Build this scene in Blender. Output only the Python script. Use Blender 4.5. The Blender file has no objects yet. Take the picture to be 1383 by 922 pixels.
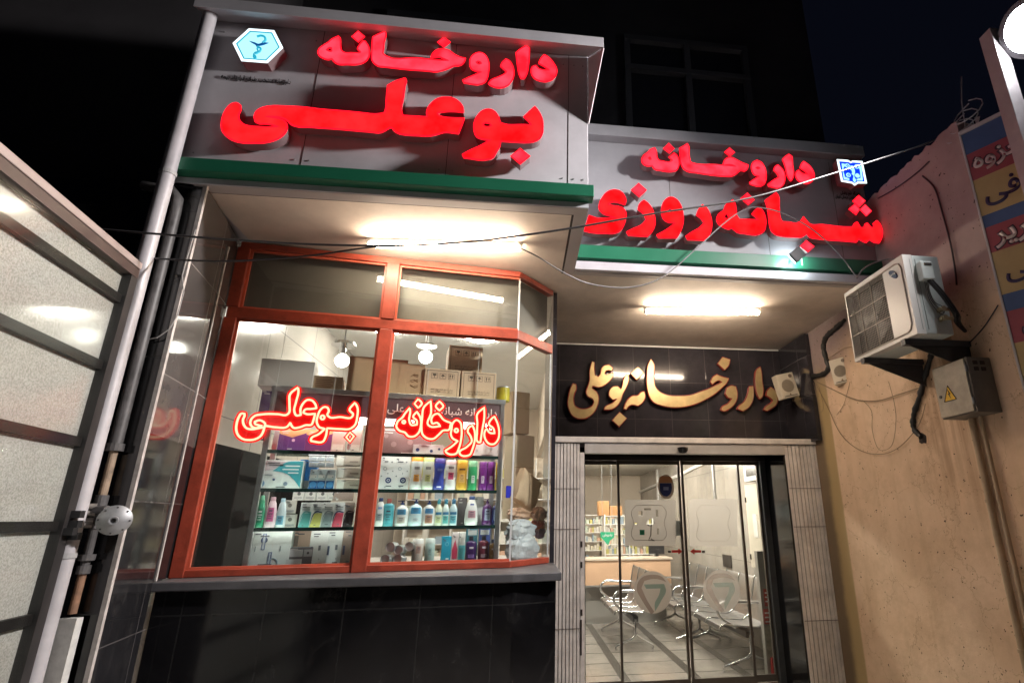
import bpy, bmesh, math, random
from mathutils import Vector, Matrix
from mathutils.geometry import tessellate_polygon
random.seed(7)
scene = bpy.context.scene
COL = scene.collection
R_ = math.radians

# ------------------------------------------------------------------ camera
FPX, CXP, CYP = 738.28, 800.6, 461.0          # focal length and principal point in photo pixels (1383 x 922)
PIT, ROL, YAW = R_(17.835), R_(-0.447), R_(7.515)
CAM = Vector((0, 0, 1.65))
FW = Vector((math.sin(YAW)*math.cos(PIT), math.cos(YAW)*math.cos(PIT), math.sin(PIT)))
_rt = Vector((math.cos(YAW), -math.sin(YAW), 0)); _up = _rt.cross(FW)
RT = _rt*math.cos(ROL) + _up*math.sin(ROL)
UP = _up*math.cos(ROL) - _rt*math.sin(ROL)
cd_ = bpy.data.cameras.new('camera'); cam = bpy.data.objects.new('camera', cd_); COL.objects.link(cam)
cd_.sensor_width = 36; cd_.lens = 36*FPX/1383; cd_.shift_x = (691.5-CXP)/1383
cd_.clip_start = 0.05; cd_.clip_end = 300
cam.matrix_world = Matrix(((RT.x, UP.x, -FW.x, CAM.x), (RT.y, UP.y, -FW.y, CAM.y), (RT.z, UP.z, -FW.z, CAM.z), (0, 0, 0, 1)))
scene.camera = cam
# ------------------------------------------------------------------ world: night sky
w = bpy.data.worlds.new('World'); scene.world = w; w.use_nodes = True
wb = w.node_tree.nodes['Background']; wb.inputs[0].default_value = (0.32, 0.40, 0.85, 1); wb.inputs[1].default_value = 0.0036
# ------------------------------------------------------------------ exposure
scene.view_settings.view_transform = 'Standard'; scene.view_settings.look = 'None'
scene.view_settings.exposure = 0.72; scene.view_settings.gamma = 1.0; scene.view_settings.use_curve_mapping = False
scene.render.engine = 'CYCLES'
cy = scene.cycles
cy.use_denoising = True; cy.max_bounces = 8; cy.diffuse_bounces = 4; cy.glossy_bounces = 4; cy.transparent_max_bounces = 16
cy.sample_clamp_indirect = 4.0; cy.caustics_reflective = False; cy.caustics_refractive = False
E_TUBE = 74.0          # radiance of the fluorescent tubes
P_STREET = 1150.0       # street floodlight, watts
E_ROOM = 105.0

# ------------------------------------------------------------------ photo point -> place on a real plane
def ray(x, y):
    return RT*((x-CXP)/FPX) - UP*((y-CYP)/FPX) + FW
def onX(x, y, X): d = ray(x, y); return CAM + d*(X/d.x)
def onY(x, y, Y): d = ray(x, y); return CAM + d*(Y/d.y)
def onZ(x, y, Z): d = ray(x, y); return CAM + d*((Z-CAM.z)/d.z)
def onP(x, y, p, n): d = ray(x, y); return CAM + d*((Vector(p)-CAM).dot(n)/d.dot(n))
V = Vector

# ------------------------------------------------------------------ materials
MATS = {}
def mat(name, col, rough=0.5, metal=0.0, var=0.0, vscale=6.0, bump=0.0, bscale=40.0, spec=None, emit=None, estr=0.0, coat=0.0):
    if name in MATS: return MATS[name]
    m = bpy.data.materials.new(name); m.use_nodes = True; MATS[name] = m
    nt = m.node_tree; b = nt.nodes['Principled BSDF']
    b.inputs['Base Color'].default_value = (*col, 1); b.inputs['Roughness'].default_value = rough; b.inputs['Metallic'].default_value = metal
    if spec is not None: b.inputs['Specular IOR Level'].default_value = spec
    if coat: b.inputs['Coat Weight'].default_value = coat; b.inputs['Coat Roughness'].default_value = 0.05
    if emit: b.inputs['Emission Color'].default_value = (*emit, 1); b.inputs['Emission Strength'].default_value = estr
    tc = nt.nodes.new('ShaderNodeTexCoord')
    if var:
        n = nt.nodes.new('ShaderNodeTexNoise'); n.inputs['Scale'].default_value = vscale; n.inputs['Detail'].default_value = 6; n.inputs['Roughness'].default_value = .65
        nt.links.new(tc.outputs['Object'], n.inputs['Vector'])
        r = nt.nodes.new('ShaderNodeValToRGB'); r.color_ramp.elements[0].position = .3; r.color_ramp.elements[1].position = .72
        r.color_ramp.elements[0].color = (*[c*(1-var) for c in col], 1); r.color_ramp.elements[1].color = (*[min(1, c*(1+var*.6)) for c in col], 1)
        nt.links.new(n.outputs['Fac'], r.inputs['Fac']); nt.links.new(r.outputs['Color'], b.inputs['Base Color'])
        mr = nt.nodes.new('ShaderNodeMapRange'); mr.inputs['To Min'].default_value = max(.03, rough*.8); mr.inputs['To Max'].default_value = min(1, rough*1.3)
        nt.links.new(n.outputs['Fac'], mr.inputs['Value']); nt.links.new(mr.outputs['Result'], b.inputs['Roughness'])
    if bump:
        n2 = nt.nodes.new('ShaderNodeTexNoise'); n2.inputs['Scale'].default_value = bscale; n2.inputs['Detail'].default_value = 5
        nt.links.new(tc.outputs['Object'], n2.inputs['Vector'])
        bp = nt.nodes.new('ShaderNodeBump'); bp.inputs['Strength'].default_value = bump; bp.inputs['Distance'].default_value = .01
        nt.links.new(n2.outputs['Fac'], bp.inputs['Height']); nt.links.new(bp.outputs['Normal'], b.inputs['Normal'])
    return m
def nd(m, typ, **kw):
    n = m.node_tree.nodes.new(typ)
    for k, v in kw.items():
        if k in n.inputs: n.inputs[k].default_value = v
        else: setattr(n, k, v)
    return n
def lk(m, a, b): m.node_tree.links.new(a, b)
def bsdf(m): return m.node_tree.nodes['Principled BSDF']

def led_face(name, col, s):
    """lit acrylic: the light behind it is a little uneven"""
    m = emis(name, col, s); nt = m.node_tree; e = [n for n in nt.nodes if n.type == 'EMISSION'][0]
    tc = nt.nodes.new('ShaderNodeTexCoord'); n = nt.nodes.new('ShaderNodeTexNoise'); n.inputs['Scale'].default_value = 7.0; n.inputs['Detail'].default_value = 3
    nt.links.new(tc.outputs['Object'], n.inputs['Vector'])
    r = nt.nodes.new('ShaderNodeValToRGB'); r.color_ramp.elements[0].position = .34; r.color_ramp.elements[1].position = .68
    r.color_ramp.elements[0].color = (col[0]*.72, col[1]*.45, col[2]*.5, 1); r.color_ramp.elements[1].color = (col[0], col[1]*2.4, col[2]*2.0, 1)
    nt.links.new(n.outputs['Fac'], r.inputs['Fac']); nt.links.new(r.outputs['Color'], e.inputs[0]); return m
def emis(name, col, s):
    if name in MATS: return MATS[name]
    m = bpy.data.materials.new(name); m.use_nodes = True; MATS[name] = m
    nt = m.node_tree; nt.nodes.clear()
    e = nt.nodes.new('ShaderNodeEmission'); e.inputs[0].default_value = (*col, 1); e.inputs[1].default_value = s
    o = nt.nodes.new('ShaderNodeOutputMaterial'); nt.links.new(e.outputs[0], o.inputs[0]); return m
def glass(name, tint=(.93, .96, .95), base=.045, dirt=.04, rough=.01, dirtcol=(.5, .5, .48), grazing=.9):
    if name in MATS: return MATS[name]
    m = bpy.data.materials.new(name); m.use_nodes = True; MATS[name] = m
    nt = m.node_tree; nt.nodes.clear()
    lw = nt.nodes.new('ShaderNodeLayerWeight'); lw.inputs['Blend'].default_value = .5
    pw = nt.nodes.new('ShaderNodeMath'); pw.operation = 'POWER'; pw.inputs[1].default_value = 4.0
    ma = nt.nodes.new('ShaderNodeMath'); ma.operation = 'MULTIPLY_ADD'; ma.inputs[1].default_value = grazing; ma.inputs[2].default_value = base
    nt.links.new(lw.outputs['Facing'], pw.inputs[0]); nt.links.new(pw.outputs[0], ma.inputs[0])
    t = nt.nodes.new('ShaderNodeBsdfTransparent'); t.inputs[0].default_value = (*tint, 1)
    g = nt.nodes.new('ShaderNodeBsdfGlossy'); g.inputs['Roughness'].default_value = rough
    d = nt.nodes.new('ShaderNodeBsdfDiffuse'); d.inputs[0].default_value = (*dirtcol, 1)
    tc = nt.nodes.new('ShaderNodeTexCoord'); no = nt.nodes.new('ShaderNodeTexNoise'); no.inputs['Scale'].default_value = 2.5; no.inputs['Detail'].default_value = 8
    nt.links.new(tc.outputs['Object'], no.inputs['Vector'])
    md = nt.nodes.new('ShaderNodeMath'); md.operation = 'MULTIPLY'; md.inputs[1].default_value = dirt*2; nt.links.new(no.outputs['Fac'], md.inputs[0])
    m1 = nt.nodes.new('ShaderNodeMixShader'); nt.links.new(md.outputs[0], m1.inputs[0]); nt.links.new(t.outputs[0], m1.inputs[1]); nt.links.new(d.outputs[0], m1.inputs[2])
    m2 = nt.nodes.new('ShaderNodeMixShader'); nt.links.new(ma.outputs[0], m2.inputs[0]); nt.links.new(m1.outputs[0], m2.inputs[1]); nt.links.new(g.outputs[0], m2.inputs[2])
    o = nt.nodes.new('ShaderNodeOutputMaterial'); nt.links.new(m2.outputs[0], o.inputs[0]); return m

def tiles(name, col, joint, sx, sz, rough=.2, var=.25, axis='X', off=(0, 0), mortar=.008, coat=.0, vscale=3.0, bump=.15, dust=None):
    """polished stone tiles: a brick grid of sx by sz metres in the wall's plane (object coordinates), joints a little recessed"""
    if name in MATS: return MATS[name]
    m = mat(name, col, rough, coat=coat)
    tc = nd(m, 'ShaderNodeTexCoord'); sp = nd(m, 'ShaderNodeSeparateXYZ'); cb = nd(m, 'ShaderNodeCombineXYZ')
    lk(m, tc.outputs['Object'], sp.inputs[0])
    ax = nd(m, 'ShaderNodeMath', operation='ADD'); ax.inputs[1].default_value = off[0]; lk(m, sp.outputs[axis[0]], ax.inputs[0])
    az = nd(m, 'ShaderNodeMath', operation='ADD'); az.inputs[1].default_value = off[1]; lk(m, sp.outputs['Z' if len(axis) < 2 else axis[1]], az.inputs[0])
    lk(m, ax.outputs[0], cb.inputs[0]); lk(m, az.outputs[0], cb.inputs[1])
    br = nd(m, 'ShaderNodeTexBrick', offset=0.0, squash=1.0); br.inputs['Scale'].default_value = 1.0
    br.inputs['Brick Width'].default_value = sx; br.inputs['Row Height'].default_value = sz; br.inputs['Mortar Size'].default_value = mortar; br.inputs['Mortar Smooth'].default_value = .2
    br.inputs['Color1'].default_value = (*col, 1); br.inputs['Color2'].default_value = (*[c*(1-var*.5) for c in col], 1); br.inputs['Mortar'].default_value = (*joint, 1)
    lk(m, cb.outputs[0], br.inputs['Vector'])
    n = nd(m, 'ShaderNodeTexNoise', Scale=vscale, Detail=8.0, Roughness=.7); lk(m, tc.outputs['Object'], n.inputs['Vector'])
    mr = nd(m, 'ShaderNodeMapRange'); mr.inputs['From Min'].default_value = .3; mr.inputs['From Max'].default_value = .7; mr.inputs['To Min'].default_value = 1-var; mr.inputs['To Max'].default_value = 1+var
    lk(m, n.outputs['Fac'], mr.inputs['Value'])
    mx = nd(m, 'ShaderNodeMix', data_type='RGBA', blend_type='MULTIPLY'); mx.inputs[0].default_value = 1.0
    lk(m, br.outputs['Color'], mx.inputs[6]); lk(m, mr.outputs['Result'], mx.inputs[7]); lk(m, mx.outputs[2], bsdf(m).inputs['Base Color'])
    if dust:      # scuffs, dried splashes and dust on the stone
        mp = nd(m, 'ShaderNodeMapping'); mp.inputs['Scale'].default_value = (2.2, 2.2, 1.1); lk(m, tc.outputs['Object'], mp.inputs['Vector'])
        d1 = nd(m, 'ShaderNodeTexNoise', Scale=1.6, Detail=10.0, Roughness=.78, Distortion=1.2); lk(m, mp.outputs[0], d1.inputs['Vector'])
        dr = nd(m, 'ShaderNodeValToRGB'); dr.color_ramp.elements[0].position = .52; dr.color_ramp.elements[1].position = .74; dr.color_ramp.elements[0].color = (0, 0, 0, 1); dr.color_ramp.elements[1].color = (.8, .8, .8, 1); lk(m, d1.outputs['Fac'], dr.inputs['Fac'])
        dm = nd(m, 'ShaderNodeMix', data_type='RGBA'); lk(m, dr.outputs['Color'], dm.inputs[0]); lk(m, mx.outputs[2], dm.inputs[6]); dm.inputs[7].default_value = (*dust, 1); lk(m, dm.outputs[2], bsdf(m).inputs['Base Color'])
    r2 = nd(m, 'ShaderNodeMapRange'); r2.inputs['To Min'].default_value = rough*.6; r2.inputs['To Max'].default_value = rough*1.5; lk(m, n.outputs['Fac'], r2.inputs['Value']); lk(m, r2.outputs['Result'], bsdf(m).inputs['Roughness'])
    bp = nd(m, 'ShaderNodeBump'); bp.inputs['Strength'].default_value = bump; bp.inputs['Distance'].default_value = -.004; lk(m, br.outputs['Fac'], bp.inputs['Height']); lk(m, bp.outputs['Normal'], bsdf(m).inputs['Normal'])
    return m

# ------------------------------------------------------------------ mesh builder
class MB:
    def __init__(s): s.v = []; s.f = []; s.mi = []
    def add(s, vs, fs, m=0):
        o = len(s.v); s.v += [V(p) for p in vs]
        for f in fs: s.f.append([i+o for i in f]); s.mi.append(m)
        return s
    def hexa(s, p, m=0):   # p: 4 bottom, 4 top
        return s.add(p, [(3, 2, 1, 0), (4, 5, 6, 7), (0, 1, 5, 4), (1, 2, 6, 5), (2, 3, 7, 6), (3, 0, 4, 7)], m)
    def box(s, x0, x1, y0, y1, z0, z1, m=0):
        return s.hexa([(x0, y0, z0), (x1, y0, z0), (x1, y1, z0), (x0, y1, z0), (x0, y0, z1), (x1, y0, z1), (x1, y1, z1), (x0, y1, z1)], m)
    def fbox(s, o, a, b, c, m=0):   # corner + three edge vectors
        o, a, b, c = V(o), V(a), V(b), V(c)
        return s.hexa([o, o+a, o+a+b, o+b, o+c, o+a+c, o+a+b+c, o+b+c], m)
    def bar(s, p, q, w, h, up=(0, 0, 1), m=0):   # box from p to q, w across, h along up
        p, q, up = V(p), V(q), V(up); d = (q-p).normalized(); sd = d.cross(up).normalized(); u = sd.cross(d)
        return s.fbox(p-sd*w/2-u*h/2, sd*w, q-p, u*h, m)
    def cyl(s, p, q, r0, r1=None, n=14, m=0, caps=True):
        p, q = V(p), V(q); r1 = r0 if r1 is None else r1
        d = (q-p).normalized(); a = d.orthogonal().normalized(); b = d.cross(a)
        vs = [p+(a*math.cos(t)+b*math.sin(t))*r0 for t in [2*math.pi*i/n for i in range(n)]]
        vs += [q+(a*math.cos(t)+b*math.sin(t))*r1 for t in [2*math.pi*i/n for i in range(n)]]
        fs = [(i, (i+1) % n, n+(i+1) % n, n+i) for i in range(n)]
        if caps: fs += [tuple(range(n-1, -1, -1)), tuple(range(n, 2*n))]
        return s.add(vs, fs, m)
    def tube(s, pts, r, n=8, m=0, closed=False, flat=None):
        pts = [V(p) for p in pts]; N = len(pts); vs = []; prev = None
        for i, p in enumerate(pts):
            if closed: t = pts[(i+1) % N]-pts[i-1]
            else: t = pts[min(i+1, N-1)]-pts[max(i-1, 0)]
            if t.length < 1e-9: t = V((0, 0, 1))
            t.normalize()
            if flat is not None: b = V(flat).normalized(); a = t.cross(b).normalized()
            else:
                a = t.orthogonal().normalized() if prev is None else (prev - t*prev.dot(t))
                a = a.normalized() if a.length > 1e-6 else t.orthogonal().normalized()
                b = t.cross(a); prev = a
            rr = r[i] if isinstance(r, (list, tuple)) else r
            vs += [p+(a*math.cos(2*math.pi*k/n)+b*math.sin(2*math.pi*k/n))*rr for k in range(n)]
        fs = []
        for i in range(N if closed else N-1):
            j = (i+1) % N
            fs += [(i*n+k, i*n+(k+1) % n, j*n+(k+1) % n, j*n+k) for k in range(n)]
        if not closed: fs += [tuple(range(n-1, -1, -1)), tuple(range((N-1)*n, N*n))]
        return s.add(vs, fs, m)
    def prism(s, rings, off, mf=0, ms=0, back=True):
        """rings: outer then holes, 3D points of the front face; off: vector from front to back"""
        off = V(off); rings = [[V(p) for p in r] for r in rings]
        tris = tessellate_polygon(rings); flat = [p for r in rings for p in r]; n = len(flat)
        nrm = V((0, 0, 0))
        for t in tris: nrm += (flat[t[1]]-flat[t[0]]).cross(flat[t[2]]-flat[t[0]])
        flip = nrm.dot(off) > 0
        s.add(flat, [tuple(reversed(t)) if flip else tuple(t) for t in tris], mf)
        if back: s.add([p+off for p in flat], [tuple(t) if flip else tuple(reversed(t)) for t in tris], ms)
        for r in rings:
            k = len(r); s.add(r+[p+off for p in r], [(i, (i+1) % k, k+(i+1) % k, k+i) for i in range(k)], ms)
        return s
    def lathe(s, prof, n=20, c=(0, 0, 0), axis=(0, 0, 1), sx=1, sy=1, m=0, a0=0, a1=None, caps=True):
        c = V(c); ax = V(axis).normalized()
        if abs(ax.z) > .99: a, b = V((1, 0, 0)), V((0, 1, 0))
        else: a = ax.orthogonal().normalized(); b = ax.cross(a)
        full = a1 is None; k = n if full else n+1; vs = []
        for r, z in prof:
            for i in range(k):
                t = 2*math.pi*i/n if full else a0+(a1-a0)*i/n
                vs.append(c+a*(math.cos(t)*r*sx)+b*(math.sin(t)*r*sy)+ax*z)
        fs = []
        for j in range(len(prof)-1):
            for i in range(n):
                i2 = (i+1) % k
                fs.append((j*k+i, j*k+i2, (j+1)*k+i2, (j+1)*k+i))
        if full and caps: fs += [tuple(range(n-1, -1, -1)), tuple(range((len(prof)-1)*k, len(prof)*k))]
        return s.add(vs, fs, m)
    def sphere(s, c, r, n=14, m=0, sz=1.0):
        pr = [(r*math.sin(math.pi*i/n)+1e-4, -r*sz*math.cos(math.pi*i/n)) for i in range(n+1)]
        return s.lathe(pr, n=n+4, c=c, m=m)
    def build(s, name, mats, parent=None, smooth=None, bevel=0.0, local=False, label=None):
        if not isinstance(mats, (list, tuple)): mats = [mats]
        off = V((0, 0, 0)) if (parent is None or local) else world_loc(parent)
        me = bpy.data.meshes.new(name)
        me.from_pydata([tuple(p-off) for p in s.v], [], s.f); me.update()
        for m in mats: me.materials.append(m)
        me.polygons.foreach_set('material_index', s.mi)
        bm = bmesh.new(); bm.from_mesh(me); bmesh.ops.recalc_face_normals(bm, faces=bm.faces)
        bm.to_mesh(me); bm.free()
        if smooth: 
            for p in me.polygons: p.use_smooth = True
            me.set_sharp_from_angle(angle=R_(smooth))
        o = bpy.data.objects.new(name, me); COL.objects.link(o)
        if parent is not None: o.parent = parent
        if bevel:
            md = o.modifiers.new('bevel', 'BEVEL'); md.width = bevel; md.segments = 2; md.limit_method = 'ANGLE'; md.angle_limit = R_(40)
        if label: o['label'] = label
        return o
LOCS = {}
def world_loc(o):
    return LOCS.get(o.name, V((0, 0, 0)))
def thing(name, label, cat, loc=(0, 0, 0), group=None, rz=0.0):
    o = bpy.data.objects.new(name, None); COL.objects.link(o); o.location = loc; o.rotation_euler = (0, 0, rz); o.empty_display_size = .1
    o['label'] = label; o['category'] = cat
    if group: o['group'] = group
    LOCS[o.name] = V(loc); return o
def sub(o, parent_thing):   # remember a part's own origin so that sub-parts can be built under it in world coordinates
    LOCS[o.name] = world_loc(parent_thing); return o
def tag(o, label, cat, group=None):
    o['label'] = label; o['category'] = cat
    if group: o['group'] = group
    return o
def struct(name, mb, m, **k):
    o = mb.build(name, m, **k); o['kind'] = 'structure'; return o

# ------------------------------------------------------------------ traced outlines
def smooth_poly(pts, steps=4, corner=48, closed=True):
    """rounds a traced outline between its corners"""
    P = [V((p[0], p[1])) for p in pts]; n = len(P); out = []
    def is_corner(i):
        a = P[i]-P[i-1]; b = P[(i+1) % n]-P[i]
        if a.length < 1e-6 or b.length < 1e-6: return True
        return a.angle(b) > R_(corner)
    C = [is_corner(i) if (closed or 0 < i < n-1) else True for i in range(n)]
    for i in range(n if closed else n-1):
        p0, p1 = P[i], P[(i+1) % n]; L = (p1-p0)
        def tan(j, out_):
            if C[j]: return L*1.0
            a = P[j]-P[j-1]; b = P[(j+1) % n]-P[j]
            t = (a.normalized()*b.length + b.normalized()*a.length)/(a.length+b.length)
            return t*L.length
        t0, t1 = tan(i, True), tan((i+1) % n, False)
        k = steps if (not C[i] or not C[(i+1) % n]) and L.length > 1e-6 else 1
        for s_ in range(k):
            u = s_/k; u2, u3 = u*u, u*u*u
            q = p0*(2*u3-3*u2+1)+t0*(u3-2*u2+u)+p1*(-2*u3+3*u2)+t1*(u3-u2); out.append((q.x, q.y))
    if not closed: out.append((P[-1].x, P[-1].y))
    return out
Z18 = 1383/180
def zp(o, pts, s=Z18): return [(o[0]+x/s, o[1]+y/s) for x, y in pts]

# ------------------------------------------------------------------ writing with the built-in font (Arabic letters joined by hand)
FORMS = {'ا': ('FE8D', 'FE8E'), 'ب': ('FE8F', 'FE90', 'FE91', 'FE92'), 'پ': ('FB56', 'FB57', 'FB58', 'FB59'), 'ت': ('FE95', 'FE96', 'FE97', 'FE98'), 'ج': ('FE9D', 'FE9E', 'FE9F', 'FEA0'),
 'ح': ('FEA1', 'FEA2', 'FEA3', 'FEA4'), 'خ': ('FEA5', 'FEA6', 'FEA7', 'FEA8'), 'د': ('FEA9', 'FEAA'), 'ذ': ('FEAB', 'FEAC'), 'ر': ('FEAD', 'FEAE'), 'ز': ('FEAF', 'FEB0'), 'ش': ('FEB5', 'FEB6', 'FEB7', 'FEB8'),
 'ص': ('FEB9', 'FEBA', 'FEBB', 'FEBC'), 'ع': ('FEC9', 'FECA', 'FECB', 'FECC'), 'ف': ('FED1', 'FED2', 'FED3', 'FED4'), 'گ': ('FB92', 'FB93', 'FB94', 'FB95'), 'ک': ('FB8E', 'FB8F', 'FB90', 'FB91'), 'ل': ('FEDD', 'FEDE', 'FEDF', 'FEE0'), 'م': ('FEE1', 'FEE2', 'FEE3', 'FEE4'),
 'ن': ('FEE5', 'FEE6', 'FEE7', 'FEE8'), 'ه': ('FEE9', 'FEEA', 'FEEB', 'FEEC'), 'و': ('FEED', 'FEEE'), 'ی': ('FBFC', 'FBFD', 'FBFE', 'FBFF'), 'س': ('FEB1', 'FEB2', 'FEB3', 'FEB4'), 'ط': ('FEC1', 'FEC2', 'FEC3', 'FEC4'), 'ق': ('FED5', 'FED6', 'FED7', 'FED8')}
def shape_fa(t):
    out = []
    for i, c in enumerate(t):
        if c not in FORMS: out.append(c); continue
        pv = i > 0 and t[i-1] in FORMS and len(FORMS[t[i-1]]) == 4
        nx = i+1 < len(t) and t[i+1] in FORMS and len(FORMS[c]) == 4
        out.append(chr(int(FORMS[c][(3 if pv else 2) if nx else (1 if pv else 0)], 16)))
    return ''.join(reversed(out))
def writing(name, text, m, parent, centre, u, v, height=None, width=None, depth=.002, fa=True, lead=1.0, weight=0.0):
    """flat raised lettering centred at a point, u along the line, v up"""
    c = bpy.data.curves.new(name, 'FONT'); c.body = '\n'.join(shape_fa(l) for l in text.split('\n')) if fa else text
    c.align_x = 'CENTER'; c.space_line = lead; c.resolution_u = 3; c.offset = weight
    o = bpy.data.objects.new(name, c); COL.objects.link(o)
    me = bpy.data.meshes.new_from_object(o.evaluated_get(bpy.context.evaluated_depsgraph_get()))
    bpy.data.objects.remove(o); bpy.data.curves.remove(c)
    xs = [q.co.x for q in me.vertices]; ys = [q.co.y for q in me.vertices]
    cx, cy_ = (min(xs)+max(xs))/2, (min(ys)+max(ys))/2; W, H = max(xs)-min(xs), max(ys)-min(ys)
    sx = (width/W) if width else height/H; sy = (height/H) if height else sx
    u, v = V(u).normalized(), V(v).normalized(); nrm = u.cross(v); off = V((0, 0, 0)) if parent is None else world_loc(parent)
    bm = bmesh.new(); bm.from_mesh(me)
    for q in bm.verts: q.co = V(centre)+u*((q.co.x-cx)*sx)+v*((q.co.y-cy_)*sy)-off
    ex = bmesh.ops.extrude_face_region(bm, geom=bm.faces[:])
    for q in [g for g in ex['geom'] if isinstance(g, bmesh.types.BMVert)]: q.co += nrm*depth
    bmesh.ops.recalc_face_normals(bm, faces=bm.faces); bm.to_mesh(me); bm.free()
    me.materials.clear(); me.materials.append(m); me.name = name
    ob = bpy.data.objects.new(name, me); COL.objects.link(ob)
    if parent is not None: ob.parent = parent
    return ob
X_, Y_, Z_ = V((1, 0, 0)), V((0, 1, 0)), V((0, 0, 1))
# ================================================================== lights that stand for themselves come with their lamps; materials first
M_black = tiles('black_granite', (.006, .006, .007), (.015, .015, .015), .40, .42, rough=.11, var=.6, axis='X', off=(.13, .08), mortar=.004, dust=(.030, .029, .028))
M_blackY = tiles('black_granite_side', (.006, .006, .007), (.015, .015, .015), .40, .42, rough=.16, var=.5, axis='Y', mortar=.004)
M_lintel = tiles('slate_tiles', (.036, .033, .040), (.075, .07, .075), .40, .40, rough=.085, var=.35, axis='X', off=(.02, .17), mortar=.003)
M_lintelY = tiles('slate_tiles_side', (.030, .028, .034), (.065, .06, .065), .40, .40, rough=.12, var=.35, axis='Y', mortar=.003)
M_recess_lit = tiles('soffit_lit_granite', (.080, .072, .069), (.17, .16, .15), 1.2, .62, rough=.09, var=.35, axis='Y', off=(.3, .12), mortar=.003, vscale=2)  # upper flank: reflected soffit light put into a lighter granite colour
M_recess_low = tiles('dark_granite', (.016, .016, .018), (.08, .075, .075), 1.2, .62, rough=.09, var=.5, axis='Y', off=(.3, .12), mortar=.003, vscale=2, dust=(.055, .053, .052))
M_edge = mat('pale_stone_edge', (.42, .39, .37), .5, var=.4, vscale=14)
M_soffit = mat('cream_soffit', (.66, .58, .50), .62, var=.26, vscale=1.6, bump=.2, bscale=9)
M_soffitedge = mat('soffit_edge_panel', (.42, .39, .38), .4, var=.12, vscale=3)
M_dark = mat('dark_gap', (.03, .022, .018), .8)
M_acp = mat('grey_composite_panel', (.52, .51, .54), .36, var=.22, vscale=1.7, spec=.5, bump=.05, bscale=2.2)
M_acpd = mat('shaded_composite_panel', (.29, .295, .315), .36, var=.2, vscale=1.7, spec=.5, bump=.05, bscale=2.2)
M_acp2 = mat('pale_composite_panel', (.50, .52, .55), .32, var=.06, vscale=2)
M_green = mat('green_band', (.014, .14, .075), .35, var=.12, vscale=3)
M_redframe = mat('red_painted_steel', (.29, .046, .024), .40, var=.42, vscale=9, bump=.14, bscale=38)
M_glass = glass('window_glass', base=.045, dirt=.006)
M_alu = mat('brushed_aluminium', (.55, .55, .56), .32, metal=.9, var=.15, vscale=20)
M_white = mat('white_paint', (.75, .74, .72), .5, var=.08)
M_steel = mat('galvanised_steel', (.36, .37, .38), .45, metal=.6, var=.3, vscale=12)
M_rubber = mat('black_rubber', (.012, .012, .013), .55)
M_chrome = mat('chrome', (.75, .76, .78), .12, metal=1.0)

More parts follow.
